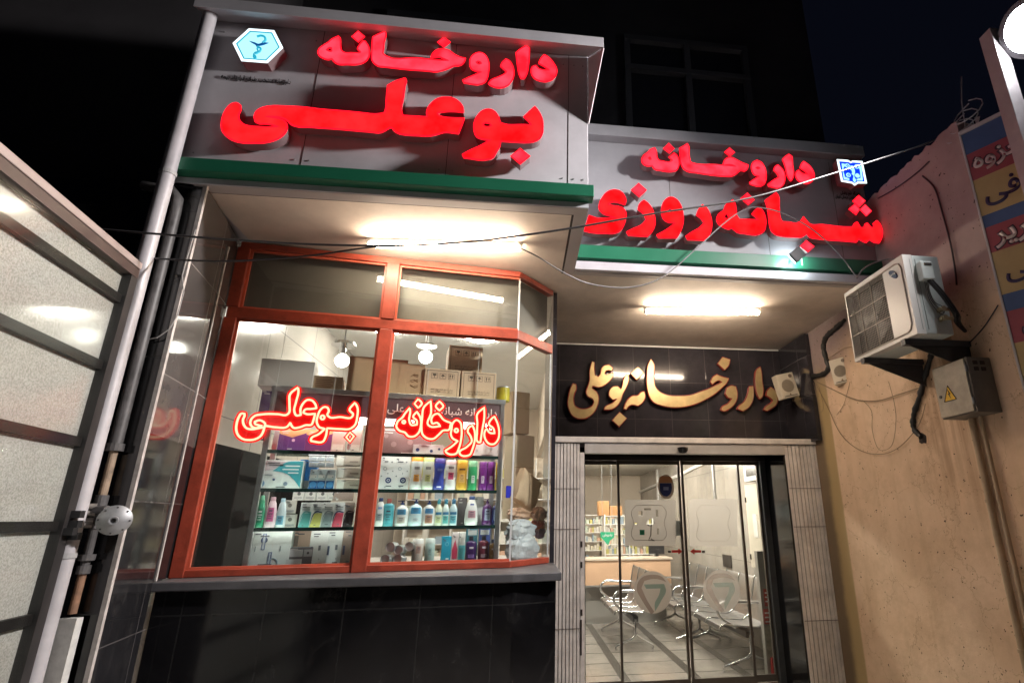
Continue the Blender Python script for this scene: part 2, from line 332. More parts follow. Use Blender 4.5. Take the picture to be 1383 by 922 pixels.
# beige plaster: one coat of paint with stains, scuffs, chips and an old olive edge
def plaster():
    m = mat('beige_plaster', (.50, .36, .22), .75, bump=.25, bscale=18)
    tc = nd(m, 'ShaderNodeTexCoord'); N = lambda sc, de=6.0: nd(m, 'ShaderNodeTexNoise', Scale=sc, Detail=de, Roughness=.62)
    n1, n2, n3 = N(1.3), N(5.0, 8.0), N(34.0, 2.0)
    for n in (n1, n2, n3): lk(m, tc.outputs['Object'], n.inputs['Vector'])
    def ramp(src, a, b, ca, cb):
        r = nd(m, 'ShaderNodeValToRGB'); r.color_ramp.elements[0].position = a; r.color_ramp.elements[1].position = b
        r.color_ramp.elements[0].color = (*ca, 1); r.color_ramp.elements[1].color = (*cb, 1); lk(m, src, r.inputs['Fac']); return r.outputs['Color']
    base = ramp(n1.outputs['Fac'], .35, .65, (.63, .435, .285), (.74, .54, .38))
    stain = ramp(n2.outputs['Fac'], .36, .56, (.88, .865, .84), (1, 1, 1))
    chips = ramp(n3.outputs['Fac'], .285, .30, (.12, .09, .07), (1, 1, 1))
    sp = nd(m, 'ShaderNodeSeparateXYZ'); lk(m, tc.outputs['Object'], sp.inputs[0])
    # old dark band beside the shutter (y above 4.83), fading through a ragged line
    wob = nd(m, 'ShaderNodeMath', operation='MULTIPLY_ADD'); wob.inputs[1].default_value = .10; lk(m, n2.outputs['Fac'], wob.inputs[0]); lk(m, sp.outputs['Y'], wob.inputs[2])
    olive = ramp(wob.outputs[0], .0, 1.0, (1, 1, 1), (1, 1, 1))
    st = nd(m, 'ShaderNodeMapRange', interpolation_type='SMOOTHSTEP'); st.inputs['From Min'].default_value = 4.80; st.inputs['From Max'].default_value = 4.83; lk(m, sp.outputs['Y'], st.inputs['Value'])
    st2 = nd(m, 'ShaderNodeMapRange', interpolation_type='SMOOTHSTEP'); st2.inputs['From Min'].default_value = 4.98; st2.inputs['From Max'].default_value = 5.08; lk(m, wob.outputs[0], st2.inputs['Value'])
    def mul(a, b):
        x = nd(m, 'ShaderNodeMix', data_type='RGBA', blend_type='MULTIPLY'); x.inputs[0].default_value = 1; lk(m, a, x.inputs[6]); lk(m, b, x.inputs[7]); return x.outputs[2]
    def mixc(f, a, col):
        x = nd(m, 'ShaderNodeMix', data_type='RGBA'); lk(m, f, x.inputs[0]); lk(m, a, x.inputs[6]); x.inputs[7].default_value = (*col, 1); return x.outputs[2]
    mp = nd(m, 'ShaderNodeMapping'); mp.inputs['Scale'].default_value = (9, 9, .55); lk(m, tc.outputs['Object'], mp.inputs['Vector'])
    n4 = N(1.0, 7.0); lk(m, mp.outputs['Vector'], n4.inputs['Vector']); streak = ramp(n4.outputs['Fac'], .30, .48, (.91, .895, .87), (1, 1, 1))
    n5 = nd(m, 'ShaderNodeTexVoronoi', Scale=2.1, feature='DISTANCE_TO_EDGE'); wv = nd(m, 'ShaderNodeMix', data_type='RGBA', blend_type='ADD'); wv.inputs[0].default_value = .35
    lk(m, tc.outputs['Object'], wv.inputs[6]); lk(m, n2.outputs['Color'], wv.inputs[7]); lk(m, wv.outputs[2], n5.inputs['Vector']); crack = ramp(n5.outputs['Distance'], .0, .006, (.62, .56, .5), (1, 1, 1))
    drip = ramp(n4.outputs['Fac'], .40, .62, (.52, .46, .40), (1, 1, 1)); nb = nd(m, 'ShaderNodeMath', operation='COMPARE'); nb.inputs[1].default_value = 3.42; nb.inputs[2].default_value = .30
    yw = nd(m, 'ShaderNodeMath', operation='MULTIPLY_ADD'); yw.inputs[1].default_value = .5; lk(m, n2.outputs['Fac'], yw.inputs[0]); lk(m, sp.outputs['Y'], yw.inputs[2])
    dy = nd(m, 'ShaderNodeMath', operation='SUBTRACT'); dy.inputs[1].default_value = 3.62; lk(m, yw.outputs[0], dy.inputs[0]); da = nd(m, 'ShaderNodeMath', operation='ABSOLUTE'); lk(m, dy.outputs[0], da.inputs[0])
    dw = nd(m, 'ShaderNodeMapRange', interpolation_type='SMOOTHSTEP'); dw.inputs['From Min'].default_value = .42; dw.inputs['From Max'].default_value = .12; lk(m, da.outputs[0], dw.inputs['Value'])
    dz = nd(m, 'ShaderNodeMapRange', interpolation_type='SMOOTHSTEP'); dz.inputs['From Min'].default_value = 1.2; dz.inputs['From Max'].default_value = 2.6; lk(m, sp.outputs['Z'], dz.inputs['Value'])
    dq = nd(m, 'ShaderNodeMath', operation='MULTIPLY'); lk(m, dw.outputs['Result'], dq.inputs[0]); lk(m, dz.outputs['Result'], dq.inputs[1])
    dx_ = nd(m, 'ShaderNodeMix', data_type='RGBA'); lk(m, dq.outputs[0], dx_.inputs[0]); dx_.inputs[6].default_value = (1, 1, 1, 1); lk(m, drip, dx_.inputs[7])
    c = mul(mul(mul(mul(mul(base, stain), chips), streak), crack), dx_.outputs[2])
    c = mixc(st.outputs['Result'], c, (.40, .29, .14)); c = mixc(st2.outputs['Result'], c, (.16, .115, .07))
    # darker, purplish tone higher up: shade and red glare put into the colour
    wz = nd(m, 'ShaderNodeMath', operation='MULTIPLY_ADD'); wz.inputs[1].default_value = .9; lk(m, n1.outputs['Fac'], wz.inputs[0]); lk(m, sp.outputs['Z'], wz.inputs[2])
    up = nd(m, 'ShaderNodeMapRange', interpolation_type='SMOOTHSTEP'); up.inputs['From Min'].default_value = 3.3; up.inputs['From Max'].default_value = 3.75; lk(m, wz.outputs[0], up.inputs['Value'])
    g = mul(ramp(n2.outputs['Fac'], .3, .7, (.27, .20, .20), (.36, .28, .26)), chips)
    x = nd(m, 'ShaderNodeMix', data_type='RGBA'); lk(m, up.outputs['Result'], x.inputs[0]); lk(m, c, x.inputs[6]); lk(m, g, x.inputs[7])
    lk(m, x.outputs[2], bsdf(m).inputs['Base Color']); return m
M_plaster = plaster()

# ================================================================== setting
struct('street_ground', MB().add([(-60, -40, 0), (60, -40, 0), (60, 60, 0), (-60, 60, 0)], [(0, 1, 2, 3)]), mat('asphalt', (.05, .05, .05), .9, var=.4, bump=.4))
struct('pavement', MB().box(-1.8, 2.9, 2.4, 5.55, .004, .12).box(-1.8, 9.0, -8.0, 2.399, .004, .12), tiles('bounce_paving', (.40, .375, .345), (.2, .19, .17), .4, .4, axis='XY', rough=.6))  # front part unseen, widened and paled to bounce lamp light upward
FLOORZ = .15
def floor_mat():
    m = tiles('lobby_floor_tiles', (.29, .265, .235), (.07, .065, .06), 3.0, .48, rough=.14, var=.18, axis='XY', off=(.0, .1), mortar=.012, bump=.05)
    return m
struct('floor', MB().box(-2.2, 3.1, 5.575, 13.6, -.02, FLOORZ), floor_mat())
fl = MB()
for x in (1.08, 1.78, 2.3): fl.box(x-.045, x+.045, 5.7, 8.9, FLOORZ, FLOORZ+.004)
struct('floor_line', fl, mat('dark_floor_strip', (.09, .08, .07), .2, var=.3))

# ------------------------------------------------------------------ pharmacy building
ZS = 3.435
B = thing('pharmacy_building', 'dark stone pharmacy building with a red framed bay window, recessed glass entrance and cream soffits', 'building', (0, 3.6, 0))
# pillar left of the window, its flank splayed towards the window
fp = [(-2.7, 2.92), (-1.80, 2.92), (-1.885, 3.40), (-1.93, 3.6), (-2.7, 3.6)]
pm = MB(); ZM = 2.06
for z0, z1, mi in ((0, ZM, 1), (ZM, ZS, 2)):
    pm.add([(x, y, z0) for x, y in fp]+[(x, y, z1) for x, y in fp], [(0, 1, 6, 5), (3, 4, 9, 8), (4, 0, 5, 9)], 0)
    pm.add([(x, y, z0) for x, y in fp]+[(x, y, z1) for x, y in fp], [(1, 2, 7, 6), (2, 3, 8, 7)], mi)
pm.build('pillar', [M_black, M_recess_low, M_recess_lit], B)
MB().box(-1.812, -1.792, 2.908, 2.925, .0, ZS).build('pillar_edge', M_edge, B)
MB().bar((-1.880, 3.385, 1.35), (-1.880, 3.385, 3.30), .012, .012, up=(1, 0, 0)).build('joint_line', M_edge, B)
# wall below the window
dp = [(-1.875, 3.40), (-.02, 3.465), (.235, 3.55), (.235, 5.16)]
dm = MB()
for (a, b) in zip(dp, dp[1:]): dm.add([(*a, 0), (*b, 0), (*b, 1.30), (*a, 1.30)], [(0, 1, 2, 3)], 0 if abs(a[0]-b[0]) > .05 else 1)
dm.build('dado_wall', [M_black, M_blackY], B)
sl = [(-1.905, 3.365), (-.02, 3.43), (.265, 3.495), (.265, 4.22), (.2, 4.22), (-.04, 3.90), (-1.90, 3.64)]
sm = MB(); n_ = len(sl)
sm.add([(x, y, 1.298) for x, y in sl]+[(x, y, 1.345) for x, y in sl], [tuple(range(n_-1, -1, -1)), tuple(range(n_, 2*n_))]+[(i, (i+1) % n_, n_+(i+1) % n_, n_+i) for i in range(n_)])
sm.build('window_sill', mat('grey_stone_sill', (.085, .085, .092), .35, var=.35, vscale=8), B, bevel=.006)
# stone return between window and entrance, lintel and entrance reveals
MB().box(.23, .262, 4.215, 5.62, .1, ZS-.002).build('entrance_side_wall', M_lintelY, B)
MB().box(.262, 2.88, 5.60, 5.80, 2.285, ZS+.03).build('lintel_wall', M_lintel, B)
MB().box(2.852, 2.895, 5.0, 5.598, 2.345, ZS-.003).build('lintel_return', M_lintelY, B)
MB().bar((.264, 5.592, ZS-.006), (2.85, 5.592, ZS-.006), .012, .014).build('lintel_trim', M_white, B)
MB().box(.62, 2.40, 5.592, 5.60, 2.385, 2.44).build('timber_strip', mat('brown_timber', (.20, .085, .035), .6, var=.4, vscale=9), B)
# soffits
so = MB().box(-1.86, .27, 2.985, 4.6, ZS+.012, ZS+.05).box(.27, 2.9, 3.86, 5.6, ZS+.012, ZS+.05)
so.box(-.3, .27, 4.6, 5.6, ZS+.012, ZS+.05)
so.build('soffit', M_soffit, B)
se = MB().box(-1.86, .362, 2.90, 2.975, ZS, ZS+.04).box(.282, .362, 2.975, 3.80, ZS, ZS+.04).box(.290, 2.9, 3.80, 3.85, ZS, ZS+.04)
se.build('soffit_border', M_soffitedge, B)
sg = MB().box(-1.84, .282, 2.975, 2.99, ZS+.006, ZS+.012).box(.268, .282, 2.99, 3.85, ZS+.006, ZS+.012).box(.29, 2.9, 3.85, 3.862, ZS+.006, ZS+.012)
sg.build('soffit_gap', M_dark, B)
# floors above, in the dark
up = MB().box(-6, 2.95, 4.3, 4.6, ZS+.06, 9.5); up.box(-6, -2.2, 3.3, 4.3, 0, 9.5)
up.build('upper_wall', mat('dark_brick_upper_storey', (.045, .042, .046), .85, var=.3, vscale=2), B)
def upper_window(x0, x1, z0, z1):
    f = MB()
    for a, b in ((x0, x0+.06), (x1-.06, x1), ((x0+x1)/2-.03, (x0+x1)/2+.03)): f.box(a, b, 4.23, 4.30, z0, z1)
    for a in (z0, z0+(z1-z0)*.68, z1-.06): f.box(x0, x1, 4.225, 4.295, a, a+.06)
    f.build('upper_window', mat('grey_window_frame', (.07, .07, .075), .5), B)
    return MB().box(x0, x1, 4.285, 4.30, z0, z1).build('window_pane', mat('dark_window', (.02, .02, .025), .1), B)
upper_window(.9, 2.2, 4.95, 6.3); upper_window(-1.4, -.1, 5.0, 6.3)

# ------------------------------------------------------------------ inside of the building
M_in = mat('cream_interior_wall', (.70, .60, .49), .55, var=.08, vscale=1.5)
M_marble = tiles('grey_marble_wall', (.42, .385, .34), (.22, .2, .18), .62, 1.2, rough=.12, var=.18, axis='Y', off=(.15, .1), mortar=.004, vscale=1.6, bump=.05)
M_ceil = mat('white_ceiling', (.74, .73, .70), .6, var=.05)
iw = MB().box(-2.2, .9, 9.5, 9.6, FLOORZ, 3.46).box(.86, .96, 9.2, 13.5, FLOORZ, 2.62).box(.9, 3.1, 13.5, 13.6, FLOORZ, 2.62)
iw.box(.28, .34, 5.82, 9.6, 2.625, 3.46)
iw.build('interior_wall', M_in, B)
MB().box(2.92, 3.1, 5.63, 13.5, FLOORZ, 2.66).build('marble_side_wall', M_marble, B)
MB().box(-2.2, -1.95, 3.62, 9.5, 1.0, 3.46, 0).build('window_room_wall', tiles('grey_stone_slabs', (.36, .34, .31), (.12, .12, .12), .9, .8, rough=.16, var=.15, axis='Y', off=(.2, .1), mortar=.004, vscale=1.2), B)
MB().box(-2.0, -1.935, 3.63, 6.2, 1.0, 2.12).build('black_stone_panel', mat('dull_black_panel', (.004, .004, .004), .7, spec=.02), B)
ic = MB().box(-2.2, .34, 4.6, 9.6, 3.452, 3.55).box(.34, 3.1, 5.8, 13.6, 2.625, 2.70).box(-2.2, .3, 3.95, 4.6, 3.49, 3.55)
ic.build('interior_ceiling', M_ceil, B)
MB().box(-1.93, .2, 3.9, 5.9, 1.27, 1.30).build('window_floor_board', mat('display_base', (.42, .40, .38), .35), B)
# entrance reveals
MB().box(.30, .60, 5.17, 5.60, .1, 2.27).box(2.56, 2.875, 5.17, 5.62, .1, 2.28).box(.30, 2.875, 5.17, 5.598, 2.235, 2.282).build('door_reveal', mat('polished_black_reveal', (.006, .006, .007), .12), B)
MB().box(2.50, 2.585, 5.60, 5.68, .1, 2.26).build('door_jamb', mat('dark_grey_jamb', (.075, .08, .085), .35, metal=.3, var=.3), B)

# ================================================================== bay window
wd = V((1.835, .265, 0)).normalized(); wn = V((-wd.y, wd.x, 0)); WP = V((-.045, 3.854, 0))
def wpt(u, z, d=0.0): return WP + wd*u + wn*d + Z_*z      # u = 0 at the glass corner, negative to the left
WIN = thing('bay_window', 'red painted steel bay window with a frameless glass corner under the cream soffit', 'window', (WP.x, WP.y, 1.34))
U0, U1, UM0, UM1 = -1.885, 0.0, -.955, -.868
sd = V((.27, .346, 0)).normalized(); sn = V((-sd.y, sd.x, 0)); SL = .439
def rail(z0, z1, d0=-.015, d1=.05):
    m = MB()
    m.fbox(wpt(U0, z0, d0), wd*(U1-U0), wn*(d1-d0), Z_*(z1-z0))
    a = wpt(0, z0, d0)
    m.hexa([a, a+sd*SL, a+sd*SL+sn*.06, wpt(0, z0, d1)]+[p+Z_*(z1-z0) for p in (a, a+sd*SL, a+sd*SL+sn*.06, wpt(0, z0, d1))])
    return m
rail(1.346, 1.385).build('bottom_rail', M_redframe, WIN, bevel=.004)
rail(2.895, 2.968).build('middle_rail', M_redframe, WIN, bevel=.004)
rail(3.392, 3.436).build('top_rail', M_redframe, WIN, bevel=.004)
def post(u0, u1, z0, z1, name):
    return MB().fbox(wpt(u0, z0, -.022), wd*(u1-u0), wn*.075, Z_*(z1-z0)).build(name, M_redframe, WIN, bevel=.004)
for z0, z1 in ((1.3455, 2.894), (2.969, 3.391)):
    post(U0-.01, U0+.062, z0, z1, 'side_post'); post(UM0, UM1, z0, z1, 'mullion')
M_bead = mat('red_glazing_bead', (.50, .10, .055), .35, var=.15)
def bead(u0, u1, z0, z1):
    m = MB(); t = .014
    m.fbox(wpt(u0, z0, .004), wd*(u1-u0), wn*.018, Z_*t); m.fbox(wpt(u0, z1-t, .004), wd*(u1-u0), wn*.018, Z_*t)
    m.fbox(wpt(u0, z0+t, .004), wd*t, wn*.018, Z_*(z1-z0-2*t))
    if u1 < -.1: m.fbox(wpt(u1-t, z0+t, .004), wd*t, wn*.018, Z_*(z1-z0-2*t))
    m.build('glazing_bead', M_bead, WIN)
LT = (U0+.062, UM0); RTU = (UM1, -.004)
for u0, u1 in (LT, RTU):
    bead(u0, u1, 1.385, 2.895); bead(u0, u1, 2.968, 3.392)
    for z0, z1, nm in ((1.38, 2.9, 'lower_pane'), (2.96, 3.40, 'upper_pane')):
        MB().fbox(wpt(u0-.004, z0, .026), wd*(u1-u0+.008), wn*.006, Z_*(z1-z0)).build(nm, M_glass, WIN)
for z0, z1, nm in ((1.38, 2.9, 'lower_side_pane'), (2.96, 3.40, 'upper_side_pane')):
    MB().fbox(wpt(.004, z0, .02), sd*(SL-.02), sn*.006, Z_*(z1-z0)).build(nm, M_glass, WIN)
MB().bar(wpt(0, 1.385, .02), wpt(0, 2.895, .02), .012, .012, up=wn).bar(wpt(0, 2.968, .02), wpt(0, 3.392, .02), .012, .012, up=wn).bar(wpt(0, 1.385, .02)+sd*(SL-.012), wpt(0, 2.895, .02)+sd*(SL-.012), .01, .01, up=wn).build('corner_seal', mat('clear_silicone', (.5, .52, .52), .4), WIN)
# blind boards behind the upper panes
M_back = mat('grey_backing_board', (.19, .165, .145), .35, var=.35, vscale=1.4)
MB().fbox(wpt(U0+.02, 2.972, .12), wd*1.87, wn*.01, Z_*.462).fbox(wpt(-.02, 2.972, .12), sd*.43, sn*.01, Z_*.462).build('backing_board', M_back, WIN)
MB().fbox(wpt(U0+.06, 2.95, .06), wd*1.78, wn*.058, Z_*.02).build('backing_shelf', M_back, WIN)

# ================================================================== sign boards
def red_led(name, col, s):
    return led_face(name, col, s)
M_led_hi = red_led('red_letter_face', (1.0, .020, .042), 1.12)
M_led_lo = red_led('red_letter_face_deep', (1.0, .006, .009), 1.12)
M_ledside = mat('glowing_side_metal', (.17, .14, .145), .35, metal=.3, emit=(1, .01, .03), estr=.02)  # faint red glow of the letters put into the metal itself
M_ledrim = emis('red_letter_rim', (.75, .003, .010), 2.2)
M_ebl = emis('emblem_white_light', (.40, .88, 1.0), .85)
M_ebw = emis('emblem_edge_light', (.80, .96, 1.0), 1.2)
M_navy = mat('navy_print', (.01, .05, .22), .4, emit=(.0, .10, .32), estr=.45)
M_teal = mat('teal_print', (.02, .22, .28), .4, emit=(.02, .35, .50), estr=.6)
M_blue = mat('blue_print', (.01, .03, .4), .4, emit=(.0, .03, .75), estr=.9)
M_cap = mat('dark_small_print', (.02, .018, .02), .5)

def letter(parent, rings, Yf, depth, mface, name='letter', inset=True):
    R3 = [[onY(x, y, Yf) for x, y in smooth_poly(r)] for r in rings]
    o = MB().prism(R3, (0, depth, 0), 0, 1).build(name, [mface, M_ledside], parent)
    rim = MB()
    for r in R3: rim.tube([p+V((0, .002, 0)) for p in r], .0045, n=6, closed=True)
    rim.build('letter_rim', M_ledrim, sub(o, parent))
    return o
A, Bz, Cz, D, E_ = (420, 30), (580, 40), (290, 100), (460, 100), (590, 120)
S1 = thing('pharmacy_sign', 'larger grey sign board above the red bay window with two lines of red lit letters', 'shop sign', (-.8, 2.9, ZS))
YA = 2.9
MB().box(-1.985, .362, YA, 3.78, ZS+.042, 4.62).build('board', M_acp, S1, bevel=.003)
sm1 = MB()
for x in (-1.32, -.50, .235): MB().box(x-.0015, x+.0015, YA-.0015, YA, ZS+.125, 4.6).build('panel_seam', M_dark, S1)
for x in (-1.9, -1.36, -1.28, -.54, -.46, .2, .27, .33):
    for z in (3.64, 4.52): sm1.cyl((x, YA-.0035, z), (x, YA, z), .005, n=8)
sm1.build('screw_row', M_steel, S1)['kind'] = 'stuff'
MB().box(-1.985, .386, 2.82, YA-.001, 3.475, 3.556).build('green_band', M_green, S1, bevel=.003)
MB().box(-1.985, .362, YA-.012, YA-.001, ZS+.002, 3.472).build('lower_strip', M_acp2, S1)
co = MB()
co.hexa([(-1.985, 2.72, 4.512), (.445, 2.72, 4.512), (.362, 2.898, 4.60), (-1.985, 2.898, 4.60), (-1.985, 2.72, 4.592), (.445, 2.72, 4.592), (.362, 2.898, 4.66), (-1.985, 2.898, 4.66)])
co.build('cornice', M_acp, S1, bevel=.003)
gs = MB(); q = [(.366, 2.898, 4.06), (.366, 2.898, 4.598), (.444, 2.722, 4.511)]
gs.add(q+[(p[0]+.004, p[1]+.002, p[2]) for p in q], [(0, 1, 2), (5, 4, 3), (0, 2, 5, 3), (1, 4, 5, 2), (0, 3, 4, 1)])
gs.build('side_fin', mat('letter_lit_panel', (.66, .58, .60), .35), S1)  # red light of the letters put into the fin's pale pink colour
YL = YA-.085
for rings, mf in [
  ([zp(A, [(72,320),(85,275),(130,240),(185,205),(205,185),(285,145),(300,165),(305,230),(312,285),(335,310),(420,318),(510,320),(515,312),(482,278),(492,255),(540,195),(562,198),(595,250),(605,310),(598,360),(570,400),(530,425),(480,437),(380,437),(270,430),(235,405),(217,380),(180,387),(120,370),(85,345)]), zp(A, [(158,290),(190,265),(212,265),(215,305),(195,305)])], M_led_hi),
  ([zp(A, [(425,150),(490,92),(555,150),(490,205)])], M_led_hi),
  ([zp(A, [(640,155),(700,125),(768,98),(775,115),(760,200),(745,325),(775,350),(1100,372)])+zp(Bz, [(153,323),(200,323),(150,302),(105,285),(60,288),(15,292),(30,255),(70,215),(140,200),(200,215),(260,258),(330,290),(374,298),(360,335),(325,368),(250,378),(190,405),(130,425),(60,437),(0,430)])+zp(A, [(1000,490),(760,462),(700,455),(655,425),(632,390),(630,350),(634,250)])], M_led_hi),
  ([zp(Bz, [(85,130),(150,78),(215,130),(150,182)])], M_led_hi),
  ([zp(Bz, [(420,340),(430,290),(465,255),(515,238),(560,250),(600,295),(617,360),(612,440),(600,500),(575,545),(545,562),(360,553),(345,525),(420,490),(480,465),(540,440),(490,432),(440,410),(422,380)]), zp(Bz, [(482,340),(505,328),(535,342),(540,355),(510,360)])], M_led_hi),
  ([zp(Bz, [(738,380),(755,340),(795,306),(825,320),(860,370),(875,430),(868,500),(845,545),(815,578),(640,582),(612,560),(640,525),(720,490),(780,460),(802,440)])], M_led_hi),
  ([zp(Bz, [(898,240),(940,205),(1005,168),(1037,190),(1035,260),(1025,380),(1010,460),(985,507),(950,507),(930,460),(915,380)])], M_led_hi),
  ([zp(Bz, [(1135,350),(1150,310),(1190,260),(1240,290),(1290,350),(1320,410),(1315,465),(1285,510),(1220,537),(1150,532),(1090,505),(1062,465),(1056,420),(1068,385),(1105,372),(1130,402),(1180,420),(1244,422),(1200,388)])], M_led_hi),
  ([zp(Cz, [(70,500),(90,420),(130,350),(175,310),(230,300),(265,325),(268,370),(245,430),(250,470),(290,515),(360,540),(450,547),(560,552),(664,547),(600,527),(520,514),(450,510),(418,490),(410,440),(430,390),(480,355),(560,335),(750,335),(900,342),(1100,365)])+zp(D, [(76,388),(200,400),(420,410),(455,400),(465,370),(475,250),(488,118),(570,75),(668,42),(680,60),(668,120),(650,250),(630,380),(645,430),(760,438),(898,445),(893,400),(910,345),(950,295),(1010,255),(1090,240),(1160,248),(1230,290),(1270,350),(1275,398),(1200,388),(1100,388),(1040,395),(1002,408),(1020,430),(1060,445),(1150,455),(1283,458),(1265,510),(1222,618),(1070,605),(1000,625),(930,640),(800,637),(680,630),(600,614),(560,590),(530,552),(500,562),(450,592),(420,604),(300,598),(0,572)])+zp(Cz, [(1000,550),(820,534),(790,520),(745,475),(690,450),(620,440),(528,442),(620,456),(690,472),(735,500),(750,540),(740,590),(700,640),(620,685),(520,710),(400,714),(280,710),(190,687),(120,642),(80,592)])], M_led_lo),
  ([zp(E_, [(386,420),(388,350),(420,280),(470,230),(540,210),(600,235),(640,290),(662,350),(690,362),(900,372),(985,377),(960,345),(903,290),(960,235),(1017,183),(1060,240),(1092,310),(1102,390),(1092,470),(1060,520),(1000,548),(940,555),(800,550),(662,542),(650,600),(620,650),(575,718),(540,730),(280,714),(266,680),(350,635),(450,590),(558,530),(470,520),(420,500),(395,465)]), zp(E_, [(475,370),(500,348),(550,360),(572,385),(530,395),(495,390)])], M_led_lo),
  ([zp(E_, [(768,697),(865,618),(964,697),(865,778)])], M_led_hi)]:
    letter(S1, rings, YL, .068, mf)
# lit hexagon with a bowl and snake
HZ = 1014/110; HO = (290, 20)
hp = lambda pts: zp(HO, pts, HZ)
hx = [onY(x, y, YL) for x, y in hp([(425,172),(740,195),(850,410),(655,600),(330,575),(222,355)])]
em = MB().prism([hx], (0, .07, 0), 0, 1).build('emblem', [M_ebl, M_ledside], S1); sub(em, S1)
def ring_plate(parent, name, o1, i1, Yf, t, m):
    return MB().prism([[onY(x, y, Yf) for x, y in o1], [onY(x, y, Yf) for x, y in i1]], (0, t, 0), 0, 0).build(name, m, parent)
def scl(pts, k):
    cx = sum(p[0] for p in pts)/len(pts); cy_ = sum(p[1] for p in pts)/len(pts)
    return [(cx+(x-cx)*k, cy_+(y-cy_)*k) for x, y in pts]
h0 = hp([(425,172),(740,195),(850,410),(655,600),(330,575),(222,355)])
ring_plate(em, 'emblem_border', h0, scl(h0, .88), YL-.004, .003, M_ebw)
ring_plate(em, 'emblem_line', scl(h0, .87), scl(h0, .81), YL-.004, .003, M_teal)
MB().prism([[onY(x, y, YL-.004) for x, y in smooth_poly(hp([(425,325),(500,345),(540,362),(600,345),(672,350),(600,378),(550,388),(540,405),(522,405),(510,382),(460,350)]))]], (0, .003, 0)).build('emblem_bowl', M_navy, em)
def stroke(parent, name, pts, wdt, Yf, m, closed=False):
    return MB().tube([onY(x, y, Yf) for x, y in smooth_poly(pts, closed=closed, corner=90)], wdt, n=6, closed=closed).build(name, m, parent)
stroke(em, 'emblem_snake', hp([(525,275),(575,262),(622,280),(632,318),(600,350)]), .007, YL-.003, M_teal)
stroke(em, 'emblem_snake', hp([(530,400),(575,425),(560,460),(500,480),(485,520),(505,555)]), .006, YL-.003, M_teal)
stroke(em, 'emblem_stem', hp([(545,395),(530,430),(545,465),(500,500),(515,540),(490,560)]), .005, YL-.003, M_teal)
def plane_text(parent, name, text, xc, yc, xl, xr, Y, m, height_px=None, lead=1.0, depth=.003, weight=0.0, fa=True):
    c = onY(xc, yc, Y); a, b = onY(xl, yc, Y), onY(xr, yc, Y)
    h = None if height_px is None else (onY(xc, yc-height_px/2, Y)-onY(xc, yc+height_px/2, Y)).length
    return writing(name, text, m, parent, c, X_, Z_, width=b.x-a.x, height=h, depth=depth, lead=lead, fa=fa, weight=weight)
plane_text(S1, 'small_print', 'داروخانه منتخب طرف قرارداد بیمه', 346, 108, 298, 394, YA-.003, M_cap, height_px=8, weight=.008)

